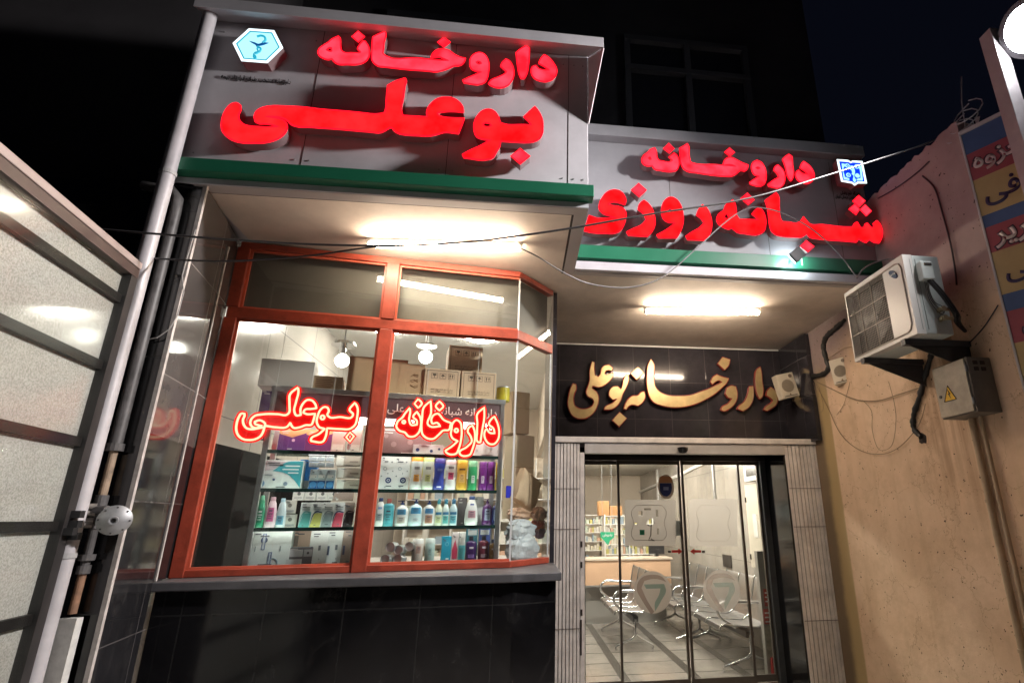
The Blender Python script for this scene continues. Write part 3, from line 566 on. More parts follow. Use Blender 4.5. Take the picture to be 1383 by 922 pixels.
F_, G, H, I_, J = (850, 170), (980, 180), (780, 235), (900, 240), (1020, 240)
S2 = thing('pharmacy_sign', 'smaller grey sign board over the entrance with red letters and a blue emblem', 'shop sign', (1.6, 3.79, ZS))
YB = 3.79; YF = YB-.125
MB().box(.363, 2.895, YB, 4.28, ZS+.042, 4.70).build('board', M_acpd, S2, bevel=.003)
for x in (1.15, 1.96, 2.6): MB().box(x-.0012, x+.0012, YB-.0015, YB, 3.64, 4.6).build('panel_seam', M_dark, S2)
MB().box(.363, 2.895, YB-.055, YB-.001, 3.53, 3.640).build('green_band', M_green, S2, bevel=.003)
MB().box(.363, 2.895, YB-.045, YB-.001, ZS+.002, 3.505).build('lower_strip', M_acp, S2, bevel=.002)
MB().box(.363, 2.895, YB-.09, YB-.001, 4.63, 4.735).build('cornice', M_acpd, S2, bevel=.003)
for rings, mf in [
  ([zp(F_, [(128,350),(145,310),(200,265),(210,250),(265,226),(280,260),(290,330),(310,358),(440,365),(448,358),(410,325),(465,278),(497,310),(514,370),(510,425),(490,460),(440,474),(330,464),(260,447),(237,412),(190,417),(140,390)]), zp(F_, [(195,335),(215,318),(228,350),(210,352)])], M_led_hi),
  ([zp(F_, [(353,235),(410,180),(464,235),(415,282)])], M_led_hi),
  ([zp(F_, [(520,230),(560,210),(602,183),(615,205),(620,300),(635,375),(660,385),(900,402),(1108,422),(1060,402),(1015,402),(973,412),(980,370),(1010,335),(1060,328),(1120,355),(1180,385),(1234,405),(1225,445),(1200,467),(1150,464),(1110,497),(1060,522),(990,522),(700,487),(600,470),(560,440),(540,400),(528,310)])], M_led_hi),
  ([zp(F_, [(988,270),(1040,228),(1094,275),(1040,314)])], M_led_hi),
  ([zp(G, [(268,345),(285,300),(325,278),(370,300),(405,350),(422,420),(420,480),(400,527),(370,547),(260,532),(248,510),(300,475),(352,445),(300,430),(275,390)]), zp(G, [(310,358),(335,350),(360,362),(335,372)])], M_led_hi),
  ([zp(G, [(500,385),(510,350),(540,326),(580,360),(610,410),(617,470),(600,530),(565,562),(450,552),(438,530),(490,490),(552,455),(535,420)])], M_led_hi),
  ([zp(G, [(590,270),(620,240),(655,216),(692,240),(697,330),(707,420),(695,470),(678,497),(650,460),(620,350)])], M_led_hi),
  ([zp(G, [(773,360),(785,320),(810,290),(860,325),(905,380),(922,440),(905,490),(850,522),(790,512),(740,472),(726,430),(738,395),(758,380),(790,410),(862,430),(820,392)])], M_led_hi),
  ([zp(H, [(70,590),(98,500),(120,428),(200,455),(290,460),(404,455),(330,432),(260,405),(225,360),(230,300),(265,230),(310,185),(370,163),(440,175),(487,225),(502,285),(490,318),(430,297),(360,290),(316,312),(350,325),(420,335),(475,355),(502,400),(500,470),(480,530),(440,590),(380,614),(280,614),(200,612),(140,605)])], M_led_lo),
  ([zp(H, [(628,365),(645,310),(690,270),(740,310),(780,370),(802,450),(802,530),(770,600),(725,647),(530,637),(508,600),(580,565),(660,530),(714,475),(690,420)])], M_led_lo),
  ([zp(H, [(558,165),(635,96),(714,165),(640,237)])], M_led_hi),
  ([zp(H, [(873,370),(885,310),(920,260),(970,238),(1030,265),(1075,330),(1097,420),(1095,510),(1070,590),(1030,662),(840,662),(823,630),(900,590),(960,550),(1017,505),(930,495),(890,460),(875,420)]), zp(H, [(925,378),(960,355),(1000,378),(960,395)])], M_led_lo),
  ([zp(I_, [(313,385),(335,330),(375,278),(420,315),(455,385),(472,470),(465,540),(440,600),(400,647),(220,642),(203,605),(270,560),(340,520),(392,470),(365,430)])], M_led_lo),
  ([zp(I_, [(523,430),(540,380),(600,330),(610,295),(690,228),(710,260),(725,340),(735,400),(760,430),(957,437),(930,410),(888,375),(945,320),(977,313),(1010,360),(1032,430),(1030,500),(1015,550),(970,582),(800,577),(740,567),(700,537),(680,522),(650,532),(590,512),(540,477)]), zp(I_, [(595,400),(630,370),(655,425),(620,425)])], M_led_lo),
  ([zp(I_, [(773,215),(840,158),(912,230),(850,280)])], M_led_hi),
  ([zp(J, [(103,235),(160,195),(217,153),(240,185),(250,300),(262,420),(280,455),(350,460),(440,468),(480,440),(500,403),(530,440),(560,475),(700,485),(930,510),(1010,510),(1035,470),(1060,458),(1085,500),(1100,520),(1130,515),(1140,480),(1165,468),(1190,500),(1210,520),(1235,510),(1223,475),(1265,443),(1300,490),(1320,560),(1310,630),(1285,677),(1230,667),(1190,640),(1150,672),(1110,655),(1075,633),(1050,667),(1000,662),(850,650),(640,632),(570,617),(535,583),(480,614),(400,614),(280,607),(220,592),(170,550),(150,490),(140,400),(123,300)])], M_led_lo),
  ([zp(J, [(1013,240),(1075,183),(1142,240),(1080,302)])], M_led_hi), ([zp(J, [(973,325),(1033,273),(1083,328),(1048,384)])], M_led_hi), ([zp(J, [(1091,330),(1140,278),(1207,345),(1155,397)])], M_led_hi),
  ([zp(J, [(470,708),(528,650),(612,712),(548,768)])], M_led_hi)]:
    letter(S2, rings, YF, .075, mf)
KZ = 1317/200; KO = (1050, 160); kp = lambda pts: zp(KO, pts, KZ)
ko = kp([(528,363),(630,370),(650,385),(668,375),(757,380),(797,577),(717,577),(690,597),(662,577),(568,560)])
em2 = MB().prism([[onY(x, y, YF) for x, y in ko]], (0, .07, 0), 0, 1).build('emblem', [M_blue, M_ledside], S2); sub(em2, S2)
ring_plate(em2, 'emblem_border', ko, scl(ko, .86), YF-.004, .003, M_ebw)
for pts in ([(572,400),(600,405),(598,425),(588,440),(600,520),(640,535),(640,548),(592,540)], [(745,410),(715,408),(722,430),(728,440),(742,528),(705,540),(708,552),(760,552)], [(648,420),(672,420),(690,470),(684,520),(700,548),(690,572),(674,548),(678,510),(664,470)]):
    MB().prism([[onY(x, y, YF-.004) for x, y in smooth_poly(kp(pts))]], (0, .003, 0)).build('emblem_shape', M_ebl, em2)
for cx, cy_, r in ((622, 420, 25), (706, 428, 24), (632, 503, 24), (712, 508, 24), (660, 448, 15), (672, 492, 12)):
    c = onY(*kp([(cx, cy_)])[0], YF-.003); MB().cyl(c, c+V((0, .002, 0)), r/KZ*.0058*1.0).build('emblem_shape', M_ebl, em2)
for cx, cy_ in ((622, 422), (706, 430), (632, 505)):
    stroke(em2, 'emblem_shape', kp([(cx-10, cy_), (cx, cy_-10), (cx+10, cy_+2), (cx, cy_+10)]), .004, YF-.006, M_blue)
plane_text(S2, 'small_print', 'دانشگاه علوم پزشکی\nو خدمات بهداشتی درمانی تهران', 1149, 264, 1129, 1171, YB-.003, M_cap, height_px=12, weight=.02, lead=.9)

# ------------------------------------------------------------------ gilded lettering over the door
K, L = (755, 480), (885, 470)
GS = thing('gold_lettering', 'gilded calligraphic letters with red sides on the dark tiles over the door', 'lettering', (1.6, 5.6, 2.7))
M_gold = mat('gold_face', (.74, .56, .28), .33, metal=.55, var=.2, vscale=8)
M_goldside = mat('dark_red_letter_side', (.34, .045, .03), .4, var=.3)
for rings in [
  [zp(K, [(90,490),(100,420),(120,340),(145,290),(175,298),(180,340),(157,400),(150,470),(165,520),(215,550),(290,550),(345,520),(365,480),(352,450),(300,420),(283,385),(300,320),(318,260),(320,160),(345,62),(367,72),(367,150),(372,205),(410,218),(430,190),(440,140),(470,105),(520,93),(557,128),(550,158),(510,150),(482,160),(472,185),(490,200),(530,188),(563,175),(560,210),(530,255),(480,300),(420,327),(350,312),(340,340),(390,380),(410,430),(405,490),(380,560),(330,620),(270,650),(200,652),(140,622),(105,560)])],
  [zp(K, [(468,560),(480,533),(560,490),(602,448),(560,457),(523,420),(523,370),(560,323),(610,318),(642,350),(660,310),(670,250),(700,192),(722,200),(722,260),(702,320),(662,400),(642,460),(600,522),(540,557)])],
  [zp(K, [(553,670),(630,588),(702,650),(625,737)])],
  [zp(K, [(673,550),(685,508),(720,448),(760,418),(820,413),(855,378),(885,373),(895,420),(870,482),(820,522),(760,508),(722,525),(700,557)])],
  [zp(K, [(743,185),(820,118),(880,180),(805,252)])],
  [zp(K, [(955,38),(987,90),(987,180),(987,260),(1000,320),(1050,378),(1120,408),(1250,418)])+zp(L, [(384,482),(450,458),(560,418),(640,378),(695,352),(660,335),(622,350),(595,377),(573,350),(600,298),(640,273),(700,298),(764,314),(742,360),(692,410),(620,472),(520,532),(420,577),(300,606),(180,612),(60,592)])+zp(K, [(985,485),(948,440),(923,370),(913,280),(913,180),(928,90)])],
  [zp(L, [(648,160),(700,93),(777,118),(762,180),(720,227)])],
  [zp(L, [(683,640),(690,613),(750,578),(797,520),(760,512),(728,470),(743,410),(790,388),(837,400),(852,460),(847,530),(812,592),(760,632),(710,652)])],
  [zp(L, [(853,630),(865,603),(920,558),(960,478),(975,398),(1017,393),(1022,450),(1012,540),(972,612),(910,652)])],
  [zp(L, [(1038,300),(1053,220),(1090,193),(1102,240),(1112,350),(1122,460),(1107,510),(1085,527),(1060,480),(1043,400)])],
  [zp(L, [(1153,490),(1163,440),(1200,403),(1242,435),(1267,490),(1272,540),(1252,592),(1210,622),(1160,652),(1128,635),(1150,603),(1202,568),(1222,540),(1190,510)])]]:
    R3 = [[onY(x, y, 5.545) for x, y in smooth_poly(r)] for r in rings]
    MB().prism(R3, (0, .045, 0), 0, 1).build('letter', [M_gold, M_goldside], GS, bevel=.003)
    rm = MB()
    for r in R3: rm.tube([p+V((0, .006, 0)) for p in r], .0075, n=6, closed=True)
    rm.build('letter_edge', M_goldside, GS)
# ================================================================== lamps
def tube_lamp(x0, x1, y, z, name, label, skew=0.0):
    t = thing(name, label, 'tube light', ((x0+x1)/2, y, z), 'fluorescent tubes on the soffits')
    a, b = V((x0, y, z)), V((x1, y-skew, z))
    MB().cyl(a, b, .021, n=16).build('tube', emis('tube_glow', (1.0, .80, .60), E_TUBE), t)
    f = MB(); f.bar(a+V((-.02, 0, .032)), b+V((.02, 0, .032)), .024, .022)
    f.build('batten', M_white, t, bevel=.003)
    for p, d in ((a, -1), (b, 1)):
        MB().box(p.x+d*.002-.012, p.x+d*.002+.012, p.y-.017, p.y+.017, p.z-.017, p.z+.024).build('end_cap', M_white, t, bevel=.002)
    return t
tube_lamp(-1.05, -.05, 3.45, ZS-.035, 'tube_light', 'glowing fluorescent tube on the cream soffit above the red bay window', .06)
tube_lamp(1.07, 2.09, 4.47, ZS-.035, 'tube_light', 'glowing fluorescent tube on the cream soffit in front of the gold lettering', .08)

# street floodlight on a post at the wall corner
LP = V((3.00, 2.23, 4.48))
SL_ = thing('street_lamp', 'white glaring floodlight on a grey square post at the wall corner beside the striped banner', 'street lamp', (2.99, 2.42, 0))
MB().box(2.935, 3.025, 2.40, 2.49, 0, 4.66).build('post', mat('pinkish_grey_post', (.40, .33, .33), .5, var=.2), SL_, bevel=.004)
MB().bar((2.98, 2.44, 4.62), (3.02, 2.27, 4.58), .03, .03).build('arm', M_steel, SL_)
aim = (V((-1.9, 1.9, 2.0))-LP).normalized()
a_ = aim.orthogonal().normalized(); sdx = aim.cross(Z_).normalized(); upx = sdx.cross(aim)
hd = MB().lathe([(.05, -.14), (.10, -.13), (.165, -.03), (.175, -.002), (.16, -.001)], n=32, c=LP, axis=aim)
hd.build('lamp_housing', mat('dark_cast_aluminium', (.10, .10, .11), .5, metal=.4), SL_, smooth=40)
MB().lathe([(.001, .012), (.06, .010), (.12, .004), (.155, -.004), (.155, -.012)], n=32, c=LP, axis=aim).build('lamp_lens', emis('lamp_lens_glow', (.86, .94, 1.0), 40.0), SL_)
sp = bpy.data.lights.new('street_floodlight', 'SPOT'); spo = bpy.data.objects.new('street_floodlight', sp); COL.objects.link(spo)
sp.energy = P_STREET; sp.color = (1.0, .93, .91); sp.spot_size = R_(118); sp.spot_blend = .85; sp.shadow_soft_size = .14
spo.location = LP+aim*.03-V(SL_.location); spo.rotation_euler = aim.to_track_quat('-Z', 'Y').to_euler(); spo.parent = SL_

# little LED flood on the smaller sign
FLc = onY(1078, 343, 3.60)
FL = thing('sign_floodlight', 'small dark square LED floodlight clipped to the green band of the smaller sign', 'floodlight', FLc)
r45 = R_(38); fu = V((math.cos(r45), 0, math.sin(r45))); fv = V((-math.sin(r45), 0, math.cos(r45)))
MB().fbox(FLc-fu*.055-fv*.045, fu*.11, V((0, .03, 0)), fv*.09).build('housing', mat('dark_floodlight_body', (.10, .095, .10), .5), FL, bevel=.005)
MB().fbox(FLc-fu*.05-fv*.04+V((0, .031, 0)), fu*.10, V((0, .006, 0)), fv*.08).build('lens', emis('led_lens_glow', (.85, .97, 1.0), 60.0), FL)
MB().bar(FLc+V((.0, .02, -.04)), V((FLc.x, YB-.05, 3.60)), .012, .012).build('bracket', M_steel, FL)
MB().tube([V((FLc.x+.09, YB-.06, 3.70)), V((FLc.x+.10, YB-.06, 3.62)), V((FLc.x+.10, YB-.055, 3.56))], .004).build('lead', M_white, FL)

# ================================================================== beige side wall, corner wall, banner
def rough_top(p0, p1, th, z0, ztop, seed, n=26, amp=.05):
    rnd = random.Random(seed); m = MB(); p0, p1 = V(p0), V(p1); d = (p1-p0)/n; nn = V((-(p1-p0).y, (p1-p0).x, 0)).normalized()*th
    hs = [ztop+rnd.uniform(-amp, amp*.5) for _ in range(n+1)]
    for i in range(n):
        a, b = p0+d*i, p0+d*(i+1)
        m.add([a+Z_*z0, b+Z_*z0, b+Z_*hs[i+1], a+Z_*hs[i], a+nn+Z_*z0, b+nn+Z_*z0, b+nn+Z_*(hs[i+1]-.02), a+nn+Z_*(hs[i]-.02)], [(0, 1, 2, 3), (5, 4, 7, 6), (3, 2, 6, 7)]+([(0, 3, 7, 4)] if i == 0 else [])+([(1, 5, 6, 2)] if i == n-1 else []))
    return m
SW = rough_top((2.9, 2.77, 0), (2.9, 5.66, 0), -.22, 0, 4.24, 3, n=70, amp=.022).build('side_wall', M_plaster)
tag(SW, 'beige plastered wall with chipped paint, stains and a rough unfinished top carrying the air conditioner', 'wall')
PD = V((.469, -.883, 0)).normalized(); PN = V((PD.y, -PD.x, 0)); PP = V((2.9, 2.77, 0))     # PN points at the street
CW = thing('corner_wall', 'rough rendered corner wall turning away beside the beige wall, behind the striped banner', 'wall', PP)
MB().fbox(PP+V((.003, -.003, 0)), PD*1.6, -PN*.2, Z_*4.08).build('wall_face', mat('rough_render', (.34, .28, .26), .8, var=.3, bump=.4, bscale=20), CW)
rub = MB(); rnd = random.Random(5)
for i in range(16):
    c = PP+PD*rnd.uniform(-.02, .10)+V((.05, rnd.uniform(-.06, .40), 4.10+rnd.uniform(0, .07))); r = rnd.uniform(.02, .05)
    rub.add([c+V((rnd.uniform(-1, 1), rnd.uniform(-1, 1), rnd.uniform(-.5, 1)))*r for _ in range(4)], [(0, 1, 2), (0, 2, 3), (0, 3, 1), (1, 3, 2)])
tag(rub.build('rubble', mat('pale_rubble', (.42, .38, .38), .7, var=.3)), 'broken masonry lumps lying along the top of the wall corner', 'rubble')['kind'] = 'stuff'
wz = MB()
for k in range(3):
    c = V((2.93, 2.80-.05*k, 4.17+.02*k)); wz.tube([c+V((.03*math.cos(t*1.3), .10*math.sin(t), .07*math.cos(t)+.02*k)) for t in [i*.5 for i in range(13)]], .004)
wz.tube([V((2.92, 2.74, 4.08)), V((2.93, 2.72, 4.35)), V((2.96, 2.70, 4.55))], .004)
tag(wz.build('coiled_wire', M_steel), 'coils of bare wire tangled on top of the wall corner', 'wire')
BN = thing('banner', 'banner printed in blue, red and yellow stripes with large lettering on the corner wall', 'banner', PP)
def bpt(u, z, d=.006): return PP+PD*u+PN*d+Z_*z
zb = [4.105, 3.94, 3.74, 3.475, 3.39, 3.215, 2.93, 2.82, 2.62, 2.36, 2.26, 2.05, 1.78, 1.68, 1.45]
cols = {'b': mat('banner_blue', (.06, .11, .25), .5, var=.15), 'r': mat('banner_red', (.33, .07, .09), .5, var=.12), 'y': mat('banner_yellow', (.50, .37, .17), .5, var=.12)}
seq = 'bryb'+'ry'+'bry'+'bry'+'br'
for i in range(len(zb)-1):
    MB().fbox(bpt(.0, zb[i+1]), PD*1.3, PN*.002, Z_*(zb[i]-zb[i+1])).build('stripe', cols[seq[i]], BN)
MB().bar(bpt(.0, 4.11, .01), bpt(1.3, 4.11, .01), .02, .025).bar(bpt(.004, 1.45, .008), bpt(.004, 4.1, .008), .012, .012, up=PN).build('banner_batten', mat('pale_batten', (.5, .47, .47), .5), BN)
M_bw, M_bd, M_bo = mat('banner_white_ink', (.60, .52, .52), .5), mat('banner_dark_ink', (.04, .03, .09), .5), mat('banner_outline_ink', (.05, .02, .04), .5)
def bword(t, u0, zc, h, m, outline=None):
    """word whose left end is u0 from the banner's edge"""
    o = writing('banner_lettering', t, m, BN, bpt(0, 0), PD, Z_, height=h, depth=.002, weight=.022)
    us = [(v.co).dot(PD) for v in o.data.vertices]; lo = min(us); sh = PD*(u0-lo)+Z_*zc+PN*(.005 if outline else .0035)
    zs = [v.co.z for v in o.data.vertices]; mid = (min(zs)+max(zs))/2
    for v in o.data.vertices: v.co += sh-Z_*mid
    if outline:
        o2 = writing('banner_letter_outline', t, outline, BN, bpt(0, 0), PD, Z_, height=h*1.10, depth=.002, weight=.060)
        lo2 = min((v.co).dot(PD) for v in o2.data.vertices); zs = [v.co.z for v in o2.data.vertices]; mid2 = (min(zs)+max(zs))/2
        for v in o2.data.vertices: v.co += PD*(u0-.012-lo2)+Z_*(zc-mid2)+PN*.003
bword('جزوه', .035, 3.84, .13, M_bw, M_bo)
bword('صحافی', .05, 3.60, .17, M_bd)
bword('تحریر', .045, 3.30, .15, M_bw, M_bo)
bword('زیبایی', .055, 3.06, .16, M_bd)
bword('رنگی', .075, 2.715, .13, M_bw, M_bo)
bword('متن', .06, 2.48, .16, M_bd)

# ================================================================== speckled glazed gate at the left
GD = V((-.13, .992, 0)).normalized(); GN = V((GD.y, -GD.x, 0)); GP = V((-1.94, 2.75, 0))    # GN points into the yard, to the right
def gpt(u, z, d=0.0): return GP-GD*u+GN*d+Z_*z       # u runs back towards the viewer
def speckle():
    m = mat('speckled_frosted_panel', (.55, .51, .47), .45)
    tc = nd(m, 'ShaderNodeTexCoord'); n1 = nd(m, 'ShaderNodeTexNoise', Scale=120.0, Detail=3.0, Roughness=.7); n2 = nd(m, 'ShaderNodeTexNoise', Scale=2.2, Detail=6.0)
    lk(m, tc.outputs['Object'], n1.inputs['Vector']); lk(m, tc.outputs['Object'], n2.inputs['Vector'])
    r1 = nd(m, 'ShaderNodeValToRGB'); r1.color_ramp.elements[0].position = .36; r1.color_ramp.elements[1].position = .60; r1.color_ramp.elements[0].color = (.30, .27, .25, 1); r1.color_ramp.elements[1].color = (.50, .455, .435, 1)
    lk(m, n1.outputs['Fac'], r1.inputs['Fac'])
    r2 = nd(m, 'ShaderNodeValToRGB'); r2.color_ramp.elements[0].position = .35; r2.color_ramp.elements[1].position = .6; r2.color_ramp.elements[0].color = (.86, .84, .82, 1); r2.color_ramp.elements[1].color = (1, 1, 1, 1)
    lk(m, n2.outputs['Fac'], r2.inputs['Fac'])
    x = nd(m, 'ShaderNodeMix', data_type='RGBA', blend_type='MULTIPLY'); x.inputs[0].default_value = 1; lk(m, r1.outputs[0], x.inputs[6]); lk(m, r2.outputs[0], x.inputs[7]); lk(m, x.outputs[2], bsdf(m).inputs['Base Color'])
    return m
GT = thing('glazed_gate', 'tall glazed gate leaf of pale speckled panels with dark bars beside the white downpipe', 'gate', gpt(.8, 0))
UE = 1.75
MB().fbox(gpt(.04, .3, -.035), -GD*(UE-.04), GN*.02, Z_*2.50).build('speckled_panel', speckle(), GT)
MB().fbox(gpt(.04, .3, .012), -GD*(UE-.04), GN*.006, Z_*2.50).build('glass_sheet', glass('gate_glass', base=.022, dirt=.002, rough=.12, grazing=.35), GT)
M_gbar = mat('dark_gate_bar', (.014, .011, .011), .5, var=.35, spec=.2)
for z in (2.665, 2.335, 1.985, 1.632, 1.277, .93, .58):
    MB().fbox(gpt(.04, z-.020, -.014), -GD*(UE-.04), GN*.022, Z_*.040).build('gate_bar', M_gbar, GT)
MB().fbox(gpt(-.005, 2.795, -.045), -GD*UE, GN*.072, Z_*.045).build('top_rail_lower', mat('brown_rail', (.05, .03, .026), .5, var=.3), GT)
MB().fbox(gpt(-.005, 2.841, -.045), -GD*UE, GN*.078, Z_*.036).build('top_rail', mat('pinkish_rail', (.30, .245, .225), .5, var=.2), GT, bevel=.004)
MB().fbox(gpt(-.01, .05, -.045), -GD*.055, GN*.07, Z_*2.745).build('gate_post', mat('black_gate_post', (.02, .018, .018), .5, var=.4), GT)
MB().fbox(gpt(UE-.01, .05, -.045), -GD*.055, GN*.07, Z_*2.83).build('gate_post', MATS['black_gate_post'], GT)
MB().fbox(gpt(.045, .05, -.045), -GD*(UE-.055), GN*.06, Z_*.26).build('kick_plate', MATS['black_gate_post'], GT)
hb = MB()
for dx, dz in ((0, 0), (.02, -.03), (-.02, -.05), (.0, .04)): hb.bar(gpt(.0+dx, 1.64+dz, .02), gpt(.0+dx, 1.64+dz, .06), .035, .03)
hb.build('latch', M_rubber, GT)

# ================================================================== pipes at the left
M_pvc = mat('white_pvc', (.40, .39, .405), .4, var=.22, vscale=5)
DP = thing('downpipe', 'white plastic rain downpipe running up past the left end of the larger sign', 'pipe', (-1.935, 2.80, 0))
MB().cyl((-1.935, 2.80, .0), (-1.935, 2.80, 5.4), .036, n=24).build('pipe', M_pvc, DP, smooth=50)
for z in (1.5, 3.42): MB().cyl((-1.935, 2.80, z), (-1.935, 2.80, z+.022), .040, n=24).build('pipe_clip', mat('grey_clip', (.3, .3, .3), .5), DP)
GPp = thing('gas_pipe', 'dark painted gas riser beside the downpipe with rusty fittings and scuffed paint', 'pipe', (-1.905, 2.885, 0))
M_gas = mat('dark_gas_pipe', (.075, .072, .072), .5, var=.55, vscale=11)
M_rust = mat('rusty_pipe', (.22, .12, .07), .7, var=.5, vscale=18)
gx = lambda z: -1.905
MB().tube([V((-1.905, 2.885, 2.0)), V((-1.905, 2.885, 3.24)), V((-1.91, 2.885, 3.33)), V((-1.95, 2.885, 3.38)), V((-2.1, 2.885, 3.40))], .027, n=14).build('riser', M_gas, GPp, smooth=50)
MB().cyl((-1.905, 2.885, 1.965), (-1.905, 2.885, 2.0), .036).build('coupling', M_gas, GPp)
MB().cyl((-1.905, 2.885, 1.76), (-1.905, 2.885, 1.966), .017).build('rusty_length', mat('worn_brown_pipe', (.30, .22, .15), .6, var=.5, vscale=20), GPp)
MB().cyl((-1.905, 2.885, 1.62), (-1.905, 2.885, 1.765), .026).cyl((-1.93, 2.87, 1.70), (-1.84, 2.84, 1.70), .018).build('tee_fitting', M_gas, GPp)
vb = MB()
for z in (1.715, 1.685, 1.655, 1.635): vb.cyl((-1.99, 2.80, z), (-1.90, 2.86, z), .013)
vb.build('valve_body', mat('grey_brass_valve', (.24, .22, .20), .5, metal=.4, var=.3), GPp)
MB().cyl((-1.905, 2.885, 1.44), (-1.905, 2.885, 1.62), .018).build('lower_length', M_gas, GPp)
MB().cyl((-1.905, 2.885, 1.485), (-1.905, 2.885, 1.51), .032).cyl((-1.905, 2.885, 1.43), (-1.905, 2.885, 1.465), .026).build('union_nut', M_gas, GPp)
MB().cyl((-1.905, 2.885, 1.27), (-1.905, 2.885, 1.432), .016).build('rusty_tail', M_rust, GPp)
MB().box(-1.945, -1.865, 2.86, 2.90, .1, 1.255).build('pipe_cover', mat('dirty_white_cover', (.55, .55, .52), .5, var=.4, vscale=9), GPp)
rc = V((-1.775, 2.80, 1.655)); ra = V((.42, -.86, -.05)).normalized()
RG = thing('gas_regulator', 'round grey gas regulator with a bolted domed diaphragm case beside the black pillar', 'gas regulator', rc)
RK = .70
MB().lathe([(r*RK, z*RK) for r, z in [(.001, -.045), (.03, -.045), (.055, -.035), (.082, -.012), (.090, -.008), (.090, .008), (.082, .012), (.062, .026), (.036, .032), (.03, .034)]], n=32, c=rc, axis=ra).build('diaphragm_case', M_steel, RG, smooth=40)
MB().lathe([(r*RK, z*RK) for r, z in [(.026, .03), (.026, .062), (.018, .062), (.016, .05), (.001, .05)]], n=20, c=rc, axis=ra).build('spring_cap', M_steel, RG, smooth=40)
MB().cyl(rc+ra*.049*RK, rc+ra*.052*RK, .012*RK).build('vent_hole', M_rubber, RG)
bl = MB(); ba = ra.orthogonal().normalized(); bb = ra.cross(ba)
for i in range(8):
    t = 2*math.pi*i/8; p = rc+(ba*math.cos(t)+bb*math.sin(t))*.078*RK; bl.cyl(p+ra*.010*RK, p+ra*.021*RK, .006*RK, n=6)
bl.build('bolt', M_gas, RG)
MB().cyl(rc-ra*.02, V((-1.87, 2.86, 1.69)), .016).build('inlet', M_gas, RG)
PBX = thing('loose_wire', 'thin grey loop of loose wire hanging on the black pillar', 'wire', (-1.85, 2.88, 2.7))
MB().tube([onY(x, y, 2.895) for x, y in [(207, 395), (206, 420), (200, 440), (192, 452), (197, 459), (212, 456), (228, 445), (240, 425), (248, 395), (246, 372), (252, 350), (264, 310)]], .003).build('wire_run', mat('grey_wire', (.30, .29, .28), .5), PBX)

# ================================================================== overhead cables
def spline(pts, k=6):
    P = [V(p) for p in pts]; out = []
    for i in range(len(P)-1):
        a = P[max(i-1, 0)]; b = P[i]; c = P[i+1]; d = P[min(i+2, len(P)-1)]
        for s in range(k):
            t = s/k; out.append(.5*((2*b)+(c-a)*t+(2*a-5*b+4*c-d)*t*t+(-a+3*b-3*c+d)*t*t*t))
    out.append(P[-1]); return out
def cable(name, label, pxy, r, m, cat='cable', group=None):
    pts = spline([onY(x, y, Y) for x, y, Y in pxy])
    o = MB().tube(pts, r, n=8).build(name, m, smooth=60); tag(o, label, cat, group); return o
M_cab = mat('black_cable', (.022, .020, .024), .45); M_wcab = mat('white_cable', (.17, .17, .175), .4); M_gcab = mat('grey_cable', (.05, .048, .05), .4)
cable('overhead_cable', 'thick black cable strung across under the larger sign to the beige wall', [(60, 303, 2.70), (140, 310, 2.70), (213, 316, 2.70), (330, 325, 2.68), (450, 331, 2.66), (560, 331, 2.64), (640, 326, 2.64), (760, 310, 2.66), (880, 289, 2.70), (1010, 268, 2.76), (1120, 236, 2.84), (1190, 214, 2.90), (1240, 198, 2.96), (1275, 184, 2.99)], .006, M_gcab)
cable('overhead_cable', 'thinner black cable dipping across the pillar and red window to join the thick cable', [(180, 347, 2.86), (265, 352, 2.74), (330, 352, 2.72), (420, 345, 2.68), (500, 334, 2.655), (560, 331.5, 2.65), (612, 328, 2.65)], .005, M_cab)
cable('hanging_cable', 'loose cable drooping from the tube light over the smaller sign towards the air conditioner', [(703, 335, 3.38), (730, 349, 3.40), (765, 370, 3.46), (800, 384, 3.55), (850, 388, 3.62), (895, 374, 3.63), (940, 336, 3.62), (975, 304, 3.60), (1000, 286, 3.58), (1022, 280, 3.56), (1060, 289, 3.55), (1100, 312, 3.53), (1135, 345, 3.50), (1158, 376, 3.46)], .0048, M_wcab)
cable('hanging_cable', 'short white cable arching from the drooping cable end to the air conditioner', [(1158, 376, 3.46), (1164, 365, 3.42), (1178, 356, 3.36), (1200, 350, 3.30), (1216, 352, 3.20)], .0052, M_wcab)

# ================================================================== air conditioner on brackets
AX0, AX1, AY0, AY1, AZ0, AZ1 = 2.45, 2.71, 2.965, 3.64, 2.735, 3.285
M_acw = mat('white_enamel', (.66, .65, .62), .38, var=.06, vscale=3)
M_acs = mat('pale_side_enamel', (.62, .68, .66), .4, var=.08)
AC = thing('air_conditioner', 'white outdoor air conditioner unit with a square black fan grille on the beige wall', 'air conditioner', ((AX0+AX1)/2, (AY0+AY1)/2, AZ0))
MB().box(AX0+.066, AX1, AY0+.002, AY1, AZ0, AZ1).build('casing', M_acs, AC, bevel=.008)
GY0, GY1, GZ0, GZ1 = 3.18, 3.615, AZ0+.035, AZ1-.04
fp_ = MB()
fp_.box(AX0, AX0+.065, AY0, GY0, AZ0, AZ1).box(AX0, AX0+.065, GY1, AY1, AZ0, AZ1).box(AX0, AX0+.065, GY0, GY1, AZ0, GZ0).box(AX0, AX0+.065, GY0, GY1, GZ1, AZ1)
fp_.build('front_panel', M_acw, AC)
rd = MB(); ry0, ry1, rz0, rz1 = AY0+.03, AY1-.02, AZ0+.03, AZ1-.035
ring = [(ry0, rz0+.05), (ry0+.015, rz0+.015), (ry0+.05, rz0), (ry1, rz0), (ry1, rz1), (ry0+.05, rz1), (ry0+.015, rz1-.015), (ry0, rz1-.05)]
